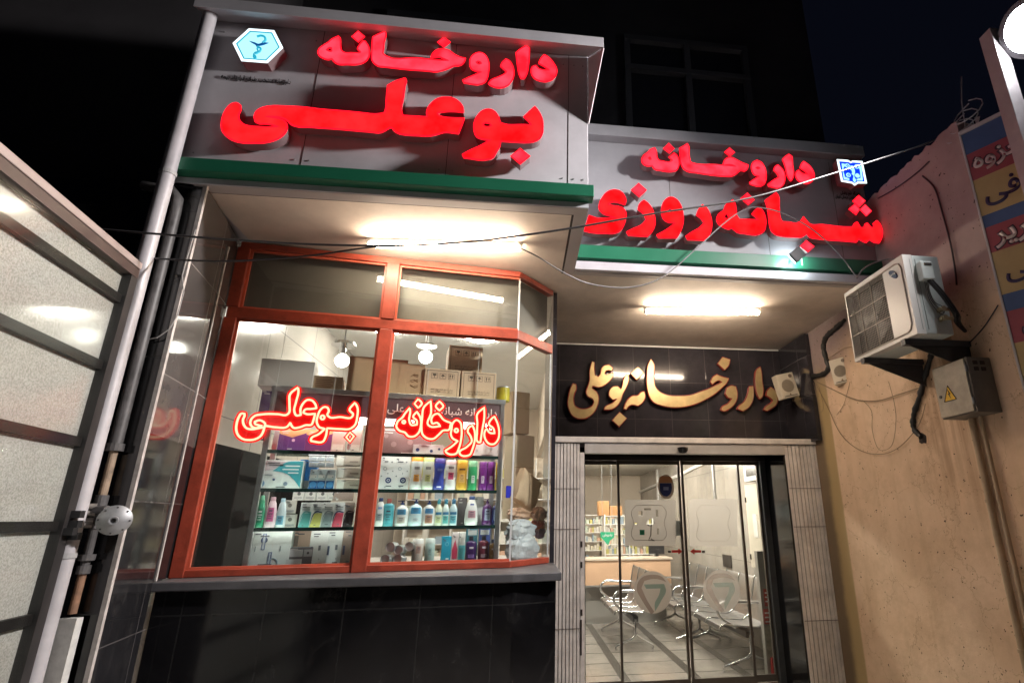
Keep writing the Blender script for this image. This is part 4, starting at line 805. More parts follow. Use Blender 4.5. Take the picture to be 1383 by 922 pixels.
rd.tube([V((AX0-.001, y, z)) for y, z in ring], .006, closed=True); rd.build('panel_groove', mat('shaded_enamel', (.40, .36, .31), .4), AC)
MB().box(AX0+.05, AX0+.06, GY0, GY1, GZ0, GZ1).build('fan_well', mat('black_well', (.012, .012, .012), .7), AC)
fan = MB(); fc = V((AX0+.04, (GY0+GY1)/2, (GZ0+GZ1)/2))
fan.cyl(fc, fc+V((.012, 0, 0)), .04)
for k in range(3):
    t0 = k*2.094
    fan.add([fc+V((0, .03*math.cos(t0), .03*math.sin(t0))), fc+V((.006, .2*math.cos(t0-.5), .2*math.sin(t0-.5))), fc+V((-.004, .2*math.cos(t0+.4), .2*math.sin(t0+.4))), fc+V((.004, .04*math.cos(t0+.9), .04*math.sin(t0+.9)))], [(0, 1, 2, 3)])
fan.build('fan', mat('dark_fan', (.03, .03, .032), .5), AC)
gr = MB(); nz, ny = 30, 26
for i in range(nz+1):
    z = GZ0+(GZ1-GZ0)*i/nz; gr.bar((AX0+.002, GY0, z), (AX0+.002, GY1, z), .0014, .0014)
for j in range(ny+1):
    y = GY0+(GY1-GY0)*j/ny; gr.bar((AX0+.006, y, GZ0), (AX0+.006, y, GZ1), .0014, .0014, up=(1, 0, 0))
for k in (1/3, 2/3):
    z = GZ0+(GZ1-GZ0)*k; gr.bar((AX0-.001, GY0, z), (AX0-.001, GY1, z), .004, .007)
    y = GY0+(GY1-GY0)*k; gr.bar((AX0-.001, y, GZ0), (AX0-.001, y, GZ1), .004, .007, up=(1, 0, 0))
gr.build('fan_grille', mat('grille_wire', (.30, .26, .22), .55), AC)
bc = V((AX0-.001, 3.075, AZ1-.095))
MB().lathe([(.001, .006), (.9, .006), (1, .0)], n=28, c=bc, axis=(-1, 0, 0), sx=.05, sy=.022).build('badge', mat('badge_navy', (.012, .02, .09), .3), AC)
writing('badge_lettering', 'Carrier', mat('badge_white', (.8, .8, .8), .4), AC, bc+V((-.008, 0, 0)), -Y_, Z_, width=.075, depth=.001, fa=False)
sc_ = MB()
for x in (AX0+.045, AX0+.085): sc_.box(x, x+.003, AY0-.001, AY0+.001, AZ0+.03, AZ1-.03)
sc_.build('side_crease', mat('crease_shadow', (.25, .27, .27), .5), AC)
vc = onY(1248, 368, AY0); MB().box(vc.x-.055, vc.x+.03, AY0-.05, AY0-.001, vc.z-.07, vc.z+.06).build('valve_cover', M_acs, AC, bevel=.008)
MB().box(vc.x-.03, vc.x+.02, AY0-.054, AY0-.050, vc.z+.03, vc.z+.045).build('handle_slot', M_dark, AC)
for k, dx in enumerate((0, .018)):
    MB().tube(spline([V((vc.x+dx-.01, AY0-.03, vc.z-.06)), V((vc.x+.05+dx, AY0-.045, vc.z-.17)), V((vc.x+.12+dx, AY0-.04, vc.z-.30)), V((AX1+.02+dx, AY0-.01, vc.z-.345)), V((2.88, AY0+.10, vc.z-.36))]), .012, n=8).build('insulated_pipe', M_rubber, AC)
vv = MB()
for z in (AZ0+.10, AZ0+.16): vv.cyl((AX1-.10, AY0-.03, z), (AX1-.02, AY0-.03, z), .012).cyl((AX1-.08, AY0-.05, z), (AX1-.08, AY0+.01, z), .016)
vv.build('service_valve', mat('brass', (.45, .38, .25), .35, metal=.8), AC)
wr = MB(); rnd = random.Random(2)
for k in range(3):
    wr.tube(spline([V((vc.x-.02+.01*k, AY0-.012, vc.z-.07)), V((vc.x-.02+.012*k, AY0-.02, vc.z-.2)), V((vc.x+.03+.02*k, AY0-.02, vc.z-.29+.02*k)), V((AX1-.06, AY0-.02, AZ0+.14))]), .002)
wr.build('thin_wire', M_gcab, AC)
for y in (3.08, 3.52):
    b = thing('bracket', 'black steel wall bracket under the air conditioner, nearer the banner' if y < 3.3 else 'black steel wall bracket under the air conditioner, nearer the door', 'bracket', (2.9, y, 2.70), 'brackets carrying the air conditioner')
    MB().box(2.43, 2.897, y-.02, y+.02, AZ0-.042, AZ0-.003).build('bracket_arm', mat('dark_bracket_steel', (.05, .05, .055), .5, var=.3), b)
    MB().add([(2.47, y-.004, AZ0-.043), (2.895, y-.004, AZ0-.043), (2.895, y-.004, AZ0-.20), (2.47, y+.004, AZ0-.043), (2.895, y+.004, AZ0-.043), (2.895, y+.004, AZ0-.20)], [(0, 1, 2), (5, 4, 3), (0, 3, 4, 1), (1, 4, 5, 2), (2, 5, 3, 0)]).build('gusset', MATS['dark_bracket_steel'], b)
# black insulated line and loose wires on the beige wall
def wall_run(name, label, pxy, r, m, X=2.885, cat='cable', group=None):
    o = MB().tube(spline([onX(x, y, X) for x, y in pxy]), r, n=8).build(name, m, smooth=60); tag(o, label, cat, group); return o
wall_run('insulated_line', 'thick black insulated pipe run curling from the soffit corner down to the door side speaker', [(1141, 432), (1128, 444), (1116, 455), (1112, 468), (1115, 482), (1119, 496), (1112, 505), (1094, 509)], [.024+.006*math.sin(i*2.3)*math.sin(i*.9) if i > 2 else .016 for i in range(43)], M_rubber)
wall_run('insulated_line', 'ragged black insulated pipe dropping from below the air conditioner into a hole in the plaster', [(1258, 478), (1250, 505), (1242, 535), (1234, 560), (1234, 578), (1244, 590)], [.018+.006*math.sin(i*1.9)*math.sin(i*.7) for i in range(31)], M_rubber)
WG = 'thin wires hanging loose on the beige wall'
M_thin = mat('tan_wire', (.24, .17, .10), .5)
for pts, r, lb in (
    ([(1096, 512), (1125, 526), (1155, 539), (1185, 541), (1215, 532), (1246, 522)], .004, 'brown wire sagging from the dark corner to the pipe under the air conditioner'),
    ([(1100, 515), (1118, 550), (1135, 585), (1160, 607), (1190, 613), (1215, 603), (1240, 575), (1250, 545)], .003, 'long wire drooping in a wide loop low across the beige wall'),
    ([(1165, 540), (1177, 555), (1178, 580), (1184, 602), (1192, 608), (1205, 600), (1210, 570), (1208, 545), (1200, 515)], .002, 'hairline wire hanging in a narrow U inside the wide loop'),
    ([(1116, 486), (1128, 478), (1138, 471), (1150, 468)], .003, 'short wire from the tilted speaker up to the air conditioner edge'),
    ([(1098, 512), (1104, 540), (1108, 556), (1112, 548), (1106, 522)], .002, 'small kinked wire below the end of the black pipe'),
    ([(1148, 515), (1140, 545), (1130, 560)], .002, 'thin wire falling below the tilted speaker')):
    wall_run('loose_wire', lb, pts, r, M_thin, group=WG, cat='wire')
wall_run('service_cable', 'thin black cable from the banner edge slanting down behind the meter cabinet', [(1348, 412), (1330, 440), (1312, 460), (1300, 470)], .004, M_cab)
wall_run('service_cable', 'black cable curving down the rough upper wall towards the air conditioner', [(1246, 238), (1262, 254), (1272, 285), (1284, 330), (1290, 365), (1292, 385)], .006, M_cab)
wall_run('service_cable', 'thin cable running along the crown of the rough upper wall', [(1186, 268), (1210, 254), (1235, 236), (1255, 218)], .005, M_cab)
hole = onX(1246, 592, 2.897)
hp_ = MB(); rnd = random.Random(4)
pts = [V((2.8965, hole.y+.045*math.cos(t)*rnd.uniform(.7, 1.2), hole.z+.04*math.sin(t)*rnd.uniform(.7, 1.2))) for t in [2*math.pi*i/12 for i in range(12)]]
tag(MB().prism([pts], (.004, 0, 0)).build('wall_hole', mat('dark_broken_plaster', (.035, .025, .02), .9)), 'ragged dark hole knocked in the beige plaster where the pipe enters', 'hole')

# ================================================================== meter cabinet and conduits
EB = thing('meter_cabinet', 'grey steel electric cabinet with a yellow triangle warning sign on the beige wall', 'electric cabinet', (2.8, 3.08, 2.24))
M_cabn = mat('worn_cabinet_grey', (.44, .39, .31), .5, var=.35, vscale=7)
EX0, EY0, EY1, EZ0, EZ1 = 2.72, 2.945, 3.235, 2.24, 2.585
MB().box(EX0+.012, 2.897, EY0, EY1, EZ0, EZ1).build('cabinet_body', mat('dark_cabinet_side', (.17, .15, .125), .55, var=.3), EB, bevel=.004)
MB().box(EX0-.002, EX0+.010, EY0+.012, EY1-.006, EZ0+.008, EZ1-.008).build('cabinet_door', M_cabn, EB, bevel=.004)
for z in (EZ0+.07, EZ1-.07): MB().cyl((EX0, EY0+.006, z-.022), (EX0, EY0+.006, z+.022), .007).build('hinge', M_steel, EB)
MB().cyl((EX0-.008, EY1-.04, (EZ0+EZ1)/2-.03), (EX0, EY1-.04, (EZ0+EZ1)/2-.03), .010).build('lock', M_gas, EB)
tc_ = V((EX0-.0035, 3.12, EZ0+.145)); tri = [tc_+V((0, .05, -.04)), tc_+V((0, -.05, -.04)), tc_+V((0, 0, .055))]
ws = MB().prism([tri], (.001, 0, 0)).build('warning_sign', mat('warning_yellow', (.65, .40, .02), .5), EB); sub(ws, EB)
MB().tube([p+V((-.0008, 0, 0)) for p in tri], .003, n=6, closed=True).build('warning_border', M_dark, ws)
bz = [(.004, .035), (-.012, .004), (-.002, .004), (-.008, -.028), (.012, .010), (.002, .010), (.010, .035)]
MB().prism([[tc_+V((-.001, y, z-.004)) for y, z in bz]], (.0008, 0, 0)).build('lightning_mark', M_dark, ws)
kn = MB()
for dx in (.05, .10):
    for dz in (-.035, -.075): kn.box(EX0+dx, EX0+dx+.03, EY0-.004, EY0, EZ1+dz-.012, EZ1+dz+.012)
kn.build('louvre', M_dark, EB)
for i, (y, r, lb) in enumerate(((3.16, .020, 'beige conduit falling from the meter cabinet, the thicker one nearer the door'), (3.085, .013, 'thin conduit falling from the meter cabinet, nearer the banner'))):
    c = MB().cyl((2.872, y, .0), (2.872, y, 2.24), r, n=14)
    for z in (1.72, .9): c.cyl((2.872, y, z), (2.872, y, z+.018), r*1.25, n=14)
    tag(c.build('conduit', mat('painted_conduit', (.42, .31, .20), .5, var=.25), smooth=50), lb, 'conduit', 'conduits under the meter cabinet')

# ================================================================== two small speakers
def mk_speaker(corners, d_, label, back):
    tl, tr, br, bl_ = corners; c = (tl+tr+br+bl_)/4; fx = (tr-tl+br-bl_).normalized(); fz = (tl-bl_+tr-br).normalized(); n = back.normalized()
    w_ = ((tr-tl).length+(br-bl_).length)/2; h_ = ((tl-bl_).length+(tr-br).length)/2
    fz = (fz-fx*fz.dot(fx)).normalized(); n = fx.cross(fz); n = n if n.dot(back) > 0 else -n
    t = thing('wall_speaker', label, 'speaker', c, 'small cream speakers by the entrance')
    MB().fbox(c-fx*w_/2-fz*h_/2, fx*w_, n*d_, fz*h_).build('case', mat('cream_plastic', (.62, .56, .45), .45, var=.1), t, bevel=.006)
    g = MB(); gc = c-fz*h_*.02; r = w_*.34
    g.cyl(gc-n*.002, gc+n*.0005, r, n=28)
    gr_ = g.build('speaker_grille', mat('taupe_grille', (.22, .18, .13), .6), t)
    s = MB()
    for k in range(-5, 6):
        y = k*r/5.6; hw = math.sqrt(max(0, r*r-y*y)); s.bar(gc+fx*y-fz*hw-n*.004, gc+fx*y+fz*hw-n*.004, .004, .004, up=n)
    s.build('grille_slat', mat('taupe_slat', (.36, .31, .24), .6), t)
    kc = c+fx*w_*.28+fz*h_*.36; MB().cyl(kc-n*.008, kc, w_*.10, n=18).build('knob', mat('brown_knob', (.20, .15, .11), .5), t)
    MB().bar(c-fx*w_*.36-fz*h_*.43-n*.001, c+fx*w_*.38-fz*h_*.43-n*.001, h_*.025, .004, up=n).build('trim_strip', M_dark, t)
    q = c-fz*h_*.37-n*.001; MB().prism([[q-fx*.012-fz*.008, q+fx*.012-fz*.008, q+fz*.012]], n*.0008).build('small_mark', mat('brown_mark', (.2, .13, .06), .5), t)
mk_speaker([onY(1048.3, 506, 5.2), onY(1071.5, 502, 5.2), onY(1079, 533.5, 5.2), onY(1056.3, 539, 5.2)], .10, 'cream speaker box on the dark tiles just right of the gold lettering', Y_)
P1 = onX(1116, 487, 2.80); nS = V((.75, .66, 0)).normalized()
mk_speaker([onP(1116, 487.5, P1, nS), onP(1140.5, 481.5, P1, nS), onP(1153, 513, P1, nS), onP(1129.5, 519.5, P1, nS)], .10, 'tilted cream speaker box hung on the beige wall below the air conditioner corner', nS)

# ================================================================== entrance shutters and sliding door
SH = thing('entrance_shutter', 'folded white ribbed metal shutters and battered header framing the glass entrance', 'shutter', (1.6, 5.15, .1))
M_shut = mat('dirty_white_metal', (.82, .77, .73), .45, var=.28, vscale=5, bump=.08, bscale=50)
M_shg = mat('shutter_groove', (.13, .11, .10), .7)
def leaf(x0, x1, nr, seed):
    rn = random.Random(seed); MB().box(x0+.004, x1-.004, 5.168, 5.20, .1, 2.31).build('shutter_back', M_shg, SH)
    p = (x1-x0)/nr
    for k in range(nr):
        a = x0+p*k; yy = 5.15+rn.uniform(0, .008)
        MB().box(a+.0035, a+p-.0035, yy, 5.167, .1, 2.315).build('shutter_rib', M_shut, SH, bevel=.002)
    g = MB()
    for z in (.75, 1.55, 1.9): g.box(x0+.005, x1-.005, 5.1485, 5.150, z, z+.005)
    g.build('rivet_line', M_shg, SH)
leaf(.304, .552, 8, 1); leaf(2.572, 2.915, 9, 2)
MB().box(.552, .592, 5.155, 5.20, .1, 2.23).build('shutter_end', M_shut, SH, bevel=.003)
for z in (.85, 1.23, 1.40): MB().box(.556, .572, 5.150, 5.154, z, z+.05).build('latch_hole', M_dark, SH)
MB().box(.552, .566, 5.1495, 5.1545, .55, .82).build('worn_slot', M_dark, SH)
MB().box(.300, 2.915, 5.135, 5.21, 2.322, 2.375).build('header_rail', M_shut, SH, bevel=.006)
MB().box(.595, 2.572, 5.150, 5.21, 2.222, 2.318).build('header_panel', mat('pale_header_metal', (.60, .58, .56), .4, metal=.2, var=.15), SH, bevel=.003)
DR = thing('sliding_door', 'automatic glass sliding door in slim dark frames with red arrow stickers', 'door', (1.6, 5.6, FLOORZ))
M_dfr = mat('bronze_door_frame', (.10, .085, .075), .35, metal=.5, var=.2)
YD = 5.615
MB().box(.60, 2.56, YD-.02, YD+.06, 2.205, 2.285).build('door_head', mat('black_door_head', (.02, .018, .017), .35), DR)
MB().lathe([(.05, 0), (.048, -.03), (.03, -.05), (.001, -.055)], n=18, c=onY(922, 604, 5.13)+V((0, .0, .0)), axis=(0, 0, 1)).build('motion_sensor', mat('black_sensor', (.012, .012, .013), .25), DR, smooth=40)
M_dglass = glass('door_glass', base=.04, dirt=.012)
def panel(x0, x1, y, name, st=.022, l=True, r=True):
    f = MB()
    if l: f.box(x0, x0+st, y, y+.03, FLOORZ+.01, 2.205)
    if r: f.box(x1-st, x1, y, y+.03, FLOORZ+.01, 2.205)
    f.box(x0, x1, y+.002, y+.028, 2.165, 2.203).box(x0, x1, y+.002, y+.028, FLOORZ+.01, FLOORZ+.07)
    fo = f.build(name, M_dfr, DR); sub(fo, DR)
    MB().box(x0+.004, x1-.004, y+.011, y+.017, FLOORZ+.05, 2.18).build('glass_pane', M_dglass, fo)
    return fo
panel(.63, .985, YD+.035, 'side_light', r=False); panel(2.265, 2.50, YD+.035, 'side_light', l=False)
panel(.980, 1.635, YD, 'door_leaf'); panel(1.650, 2.275, YD, 'door_leaf')
YG = YD+.009
M_frost = mat('frosted_sticker', (.46, .43, .40), .6)
def film(name, m_col, alpha):
    if name in MATS: return MATS[name]
    m = bpy.data.materials.new(name); m.use_nodes = True; MATS[name] = m; nt = m.node_tree; nt.nodes.clear()
    t = nt.nodes.new('ShaderNodeBsdfTransparent'); d = nt.nodes.new('ShaderNodeBsdfDiffuse'); r = nt.nodes.new('ShaderNodeBsdfTranslucent')
    d.inputs[0].default_value = (*m_col, 1); r.inputs[0].default_value = (*m_col, 1)
    a = nt.nodes.new('ShaderNodeMixShader'); a.inputs[0].default_value = .55; nt.links.new(d.outputs[0], a.inputs[1]); nt.links.new(r.outputs[0], a.inputs[2])
    b = nt.nodes.new('ShaderNodeMixShader'); b.inputs[0].default_value = alpha; nt.links.new(t.outputs[0], b.inputs[1]); nt.links.new(a.outputs[0], b.inputs[2])
    o = nt.nodes.new('ShaderNodeOutputMaterial'); nt.links.new(b.outputs[0], o.inputs[0]); return m
M_film = film('translucent_film', (.50, .465, .43), .86); M_film2 = film('thin_translucent_film', (.56, .52, .48), .5)
def sticker(name, pts, m, Y=YG, t=.0012, steps=True):
    return MB().prism([[onY(x, y, Y) for x, y in (smooth_poly(pts) if steps else pts)]], (0, t, 0)).build(name, m, DR)
def rect(x0, y0, x1, y1): return [(x0, y0), (x1, y0), (x1, y1), (x0, y1)]
# poster film on each leaf, with cut-outs on the left one
def film_poster(x0, y0, x1, y1, holes, m):
    MB().prism([[onY(x, y, YG) for x, y in rect(x0, y0, x1, y1)]]+[[onY(x, y, YG) for x, y in h] for h in holes], (0, .0012, 0)).build('poster_film', m, DR)
film_poster(844, 674.5, 913, 736.5, [rect(862, 690, 868, 696), rect(870, 686, 879, 688.5), [(874, 702), (882, 699), (884, 706), (878, 711), (873, 708)], rect(886, 688, 889, 697), rect(887.5, 713, 890, 721), [(856, 705), (861, 706), (859, 710)]], M_film)
film_poster(931, 673.5, 996, 737, [], M_film2)
M_stroke = film('film_line', (.36, .33, .30), .8)
for x0, y0, x1, y1 in ((853, 682, 900, 729), (941, 682, 986, 730)):
    MB().tube([onY(x, y, YG-.001) for x, y in smooth_poly([(x0, y0+8), (x0+6, y0), (x1-6, y0), (x1, y0+8), (x1-3, (y0+y1)/2), (x1, y1-6), (x1-4, y1), (x0+4, y1), (x0, y1-6), (x0+3, (y0+y1)/2)])], .003, n=4, closed=True).build('film_line', M_stroke if x0 < 900 else M_film2, DR)
sticker('green_mark', rect(864, 715, 870.5, 722), mat('green_print', (.02, .22, .12), .5), YG-.001)
MB().tube([onY(x, y, YG-.001) for x, y in [(879.5, 708), (879, 722), (876, 729), (884, 729.5), (879, 727)]], .005, n=5).build('dark_mark', M_dark, DR)
def decal(cx, cy_, r, faint):
    c = onY(cx, cy_, YG); R = (onY(cx+r, cy_, YG)-c).length
    MB().cyl(c-V((0, .001, 0)), c, R, n=40).build('round_decal', film('decal_film_faint' if faint else 'decal_film', (.52, .48, .44), .55 if faint else .88), DR)
    s = R/24
    def P(pts): return [c+V((x*s, -.0022, z*s)) for x, z in smooth_poly(pts)]
    MB().prism([P([(-19, 10), (-13, 17), (0, 20), (13, 17), (18, 11), (10, 14), (0, 15), (-10, 13), (-14, 5), (-8, -8), (1, -22), (-3, -25), (-15, -7), (-20, 3)])], (0, .001, 0)).build('decal_swirl', film('decal_rose_faint' if faint else 'decal_rose', (.62, .50, .45), .25 if faint else .42), DR)
    MB().prism([P([(-11, 9), (15, 9), (17, 1), (11, -9), (2, -22), (2, -13), (8, -3), (10, 4), (-8, 4)])], (0, .001, 0)).build('decal_mark', film('decal_teal_faint' if faint else 'decal_teal', (.40, .58, .53), .3 if faint else .5), DR)
decal(881.5, 799, 25.5, False); decal(975, 797, 25, True)
def arrow(x0, d):
    p = [(0, -1.6), (9, -1.6), (9, -4), (15, .2), (9, 4.4), (9, 1.8), (0, 1.8)]
    sticker('arrow_sticker', [(x0+d*x, 744+y) for x, y in p], mat('red_sticker', (.42, .03, .03), .45), YG-.001, steps=False)
    MB().box(onY(x0-d*3-2, 745, YG).x, onY(x0-d*3+2, 745, YG).x, YG-.002, YG-.001, onY(x0, 746, YG).z, onY(x0, 743, YG).z).build('arrow_tail', M_dark, DR)
arrow(907, 1); arrow(947, -1)
c = onY(899.5, 657, YG); R = (onY(911, 657, YG)-c).length
MB().prism([[c+V((R*.95*math.cos(t), 0, R*1.35*math.sin(t))) for t in [2*math.pi*i/30 for i in range(30)]]], (0, .001, 0)).build('oval_sticker', mat('sticker_cream', (.62, .55, .46), .5), DR)
sticker('sticker_top', [(890, 645), (893, 642.5), (905, 643), (908, 646), (908, 651.5), (890, 651.5)], mat('sticker_orange', (.55, .26, .12), .5), YG-.001, steps=False)
sticker('sticker_figure', [(891, 652), (907, 652), (907, 662), (905, 667), (901, 670), (896, 669), (892, 664)], mat('sticker_blue', (.02, .035, .16), .5), YG-.001)
sticker('sticker_highlight', rect(896, 657, 903, 661.5), mat('sticker_pale_blue', (.25, .32, .55), .5), YG-.002, steps=False)
sticker('paper_note', rect(911.5, 703, 919, 723), mat('white_paper', (.75, .73, .70), .6), YG+.03)
# ================================================================== neon signs hung behind the glass
M_ncore = emis('neon_core', (1.0, .58, .34), 1.35)
M_njack = emis('neon_red_jacket', (1.0, .006, .004), 1.1)
M_nback = mat('glowing_red_acrylic', (.50, .006, .005), .25, emit=(1, .004, .002), estr=.30)  # light of the tubes put into the sheet as its own glow
M, N_ = (310, 510), (520, 525)
def neon(name, label, org, loops, fills, d=.055):
    def q(x, y, dd): return onP(org[0]+x/Z18, org[1]+y/Z18, WP+wn*dd, wn)
    allp = [q(x, y, d) for l, c in loops for x, y in l]
    c0 = sum(allp, V((0, 0, 0)))/len(allp)
    t = thing(name, label, 'neon sign', c0, 'red neon words in the window')
    for l, cl in loops:
        pts = smooth_poly(l, closed=cl, corner=80, steps=5)
        MB().tube([q(x, y, d) for x, y in pts], .0068, n=8, closed=cl).build('neon_tube', M_ncore, t, smooth=60)
        MB().tube([q(x, y, d+.014) for x, y in pts], .0175, n=8, closed=cl).build('tube_jacket', M_njack, t, smooth=60)
    for f in fills:
        MB().prism([[q(x, y, d+.034) for x, y in smooth_poly(f)]], wn*.003).build('backing_plate', M_nback, t)
    hg = MB()
    for s in (.25, .75):
        x = min(p.x for p in allp)+s*(max(p.x for p in allp)-min(p.x for p in allp)); z = max(p.z for p in allp)
        yb = (WP+wd*((x-WP.x)/wd.x)).y+d+.03
        hg.cyl((x, yb, z-.15), (x, yb, 2.93), .0012, n=5)
    hg.build('hanging_thread', mat('clear_thread', (.5, .5, .5), .4), t)
    return t
l1 = [(350,512),(300,522),(230,532),(175,520),(145,480),(140,430),(155,395),(155,372),(125,370),(95,410),(75,470),(70,540),(90,595),(140,635),(200,645),(270,635),(325,600),(350,555),(362,510),(370,478),(350,455),(310,440),(262,455),(265,475),(300,490),(340,500)]
l2 = [(330,500),(270,520),(235,508),(215,475),(225,430),(260,395),(340,378),(500,376),(595,382),(615,365),(622,280),(628,170),(710,100),(715,130),(690,250),(672,350),(690,388),(740,385),(735,330),(760,270),(810,228),(855,235),(890,275),(902,315),(850,322),(780,332),(765,360),(800,375),(888,372),(870,440),(850,485),(790,490),(730,512),(660,515),(640,490),(630,465),(600,505),(480,512),(380,498)]
l3 = [(1030,402),(1015,385),(1030,345),(1015,308),(985,302),(945,330),(915,395),(905,460),(930,510),(990,528),(930,580),(845,635),(845,655),(970,660),(1000,600),(1012,522),(1150,530),(1250,528),(1300,490),(1325,400),(1325,300),(1300,258),(1245,335),(1282,380),(1270,405),(1150,405)]
cir = lambda cx, cy_, r: [(cx+r*math.cos(t), cy_+r*math.sin(t)) for t in [2*math.pi*i/10 for i in range(10)]]
neon('neon_sign', 'red neon outline of the shorter word hanging behind the left window pane', M, [(l1, False), (l2, False), (l3, True), (cir(965, 410, 20), True), ([(1250,565),(1290,605),(1250,660),(1210,615)], True)],
     [[(100,410),(150,375),(140,440),(170,520),(330,525),(360,500),(350,560),(270,635),(140,635),(80,580),(75,480)], [(225,430),(260,395),(600,385),(625,170),(710,105),(680,350),(740,385),(750,290),(810,230),(890,275),(885,330),(780,345),(880,375),(855,485),(790,490),(700,515),(630,480),(600,505),(380,500),(350,455),(262,455)], l3])
n1 = [(1105,310),(1135,285),(1170,365),(1185,450),(1170,530),(1130,572),(1080,568),(1040,520),(1032,450),(1052,410),(1090,455),(1138,460),(1125,410),(1078,365)]
n2 = [(955,265),(1030,190),(1030,300),(1010,420),(990,555),(965,550),(955,450),(958,350)]
n3 = [(858,440),(870,400),(908,378),(928,430),(932,520),(908,620),(880,682),(778,677),(772,660),(850,600),(900,540),(888,490)]
n4 = [(690,420),(700,360),(742,322),(780,345),(795,420),(790,520),(768,610),(740,668),(640,662),(625,640),(700,590),(755,540),(700,510),(683,470)]
n5 = [(400,195),(475,122),(478,250),(448,372),(470,388),(575,385),(540,350),(492,358),(480,325),(500,275),(545,255),(610,320),(685,352),(660,425),(605,430),(560,470),(500,517),(430,507),(390,470),(378,400),(385,300)]
n6 = [(200,265),(258,195),(262,230),(252,330),(270,372),(332,370),(330,330),(292,290),(330,235),(368,300),(370,390),(350,450),(300,492),(240,488),(208,452),(150,432),(118,390),(130,340),(185,290)]
neon('neon_sign', 'red neon outline of the longer word hanging behind the right window pane', N_, [(n1, True), (n2, True), (n3, True), (n4, True), (n5, True), (n6, True), (cir(740, 430, 18), True), ([(345,103),(382,150),(345,197),(305,152)], True), ([(565,128),(605,180),(565,225),(527,180)], True), (cir(195, 342, 14), True)], [n1, n2, n3, n4, n5, n6])

# ================================================================== display cabinets behind the window
YC = R_(12.5); CD = V((math.cos(YC), math.sin(YC), 0)); CN = V((-CD.y, CD.x, 0)); CP = V((-1.618, 3.728, 0))
def cpx(x, y, d=0.0): return onP(x, y, CP+CN*d, CN)
def cpt(u, z, d=0.0): return CP+CD*u+CN*d+Z_*z
CL = (cpx(682, 537)-CP).dot(CD)            # total run of the cabinets
M_shelf = glass('shelf_glass', tint=(.80, .92, .88), base=.08, dirt=.03)
M_shedge = mat('dark_glass_edge', (.015, .04, .035), .15)
SZ = [1.372, 1.605, 1.838, 2.074]
CAPT = 'داروخانه شبانه روزی بوعلی'
def cabinet(u0, u1, label, text):
    t = thing('display_cabinet', label, 'display cabinet', cpt((u0+u1)/2, 1.30, .15), 'glass display cabinets in the window')
    D_ = .32
    for i, (u, d) in enumerate(((u0, 0), (u1-.03, 0), (u0, D_-.03), (u1-.03, D_-.03))):
        o = cpt(u, 1.301, d); m = MB().fbox(o, CD*.030, CN*.03, Z_*1.15)
        if d == 0:
            for k in (.004, .013, .022): m.fbox(o+CD*k-CN*.003, CD*.005, CN*.004, Z_*1.15)
        m.build('upright', M_alu, t)
    MB().fbox(cpt(u0-.005, 2.452, -.006), CD*(u1-u0+.01), CN*(D_+.012), Z_*.035).build('top_rail', M_alu, t, bevel=.002)
    MB().fbox(cpt(u0+.03, 2.305, .004), CD*(u1-u0-.06), CN*.008, Z_*.145).build('header_panel', mat('plum_header', (.11, .075, .085), .4, var=.2), t)
    MB().fbox(cpt(u0+.03, 2.262, .0), CD*(u1-u0-.06), CN*.02, Z_*.042).build('light_strip', emis('cabinet_strip_glow', (1.0, .93, .84), 12.0), t)
    for z in SZ:
        s = MB().fbox(cpt(u0+.03, z-.008, .008), CD*(u1-u0-.06), CN*(D_-.02), Z_*.008).build('shelf', M_shelf, t); sub(s, t)
        if z > 1.5: MB().fbox(cpt(u0+.04, z-.0165, .016), CD*(u1-u0-.08), CN*.012, Z_*.007).build('shelf_fill_light', MATS['cabinet_strip_glow'], t)  # strip added under the shelf to brighten the goods
        MB().fbox(cpt(u0+.03, z-.021, .0), CD*(u1-u0-.06), CN*.0075, Z_*.022).build('shelf_edge', M_shedge, s)
    if text: writing('header_lettering', text, M_white, t, cpt((u0+u1)/2-.0, 2.375, .003), CD, Z_, width=(u1-u0)-.11, height=.075, depth=.002, weight=.012)
    return t
UM = (cpx(499, 640)-CP).dot(CD)
cabinet(0.0, UM-.012, 'glass display cabinet with a plum header behind the left pane holding boxed goods', None)
cabinet(UM+.012, CL, 'glass display cabinet with white header lettering behind the right pane full of bottles', CAPT)

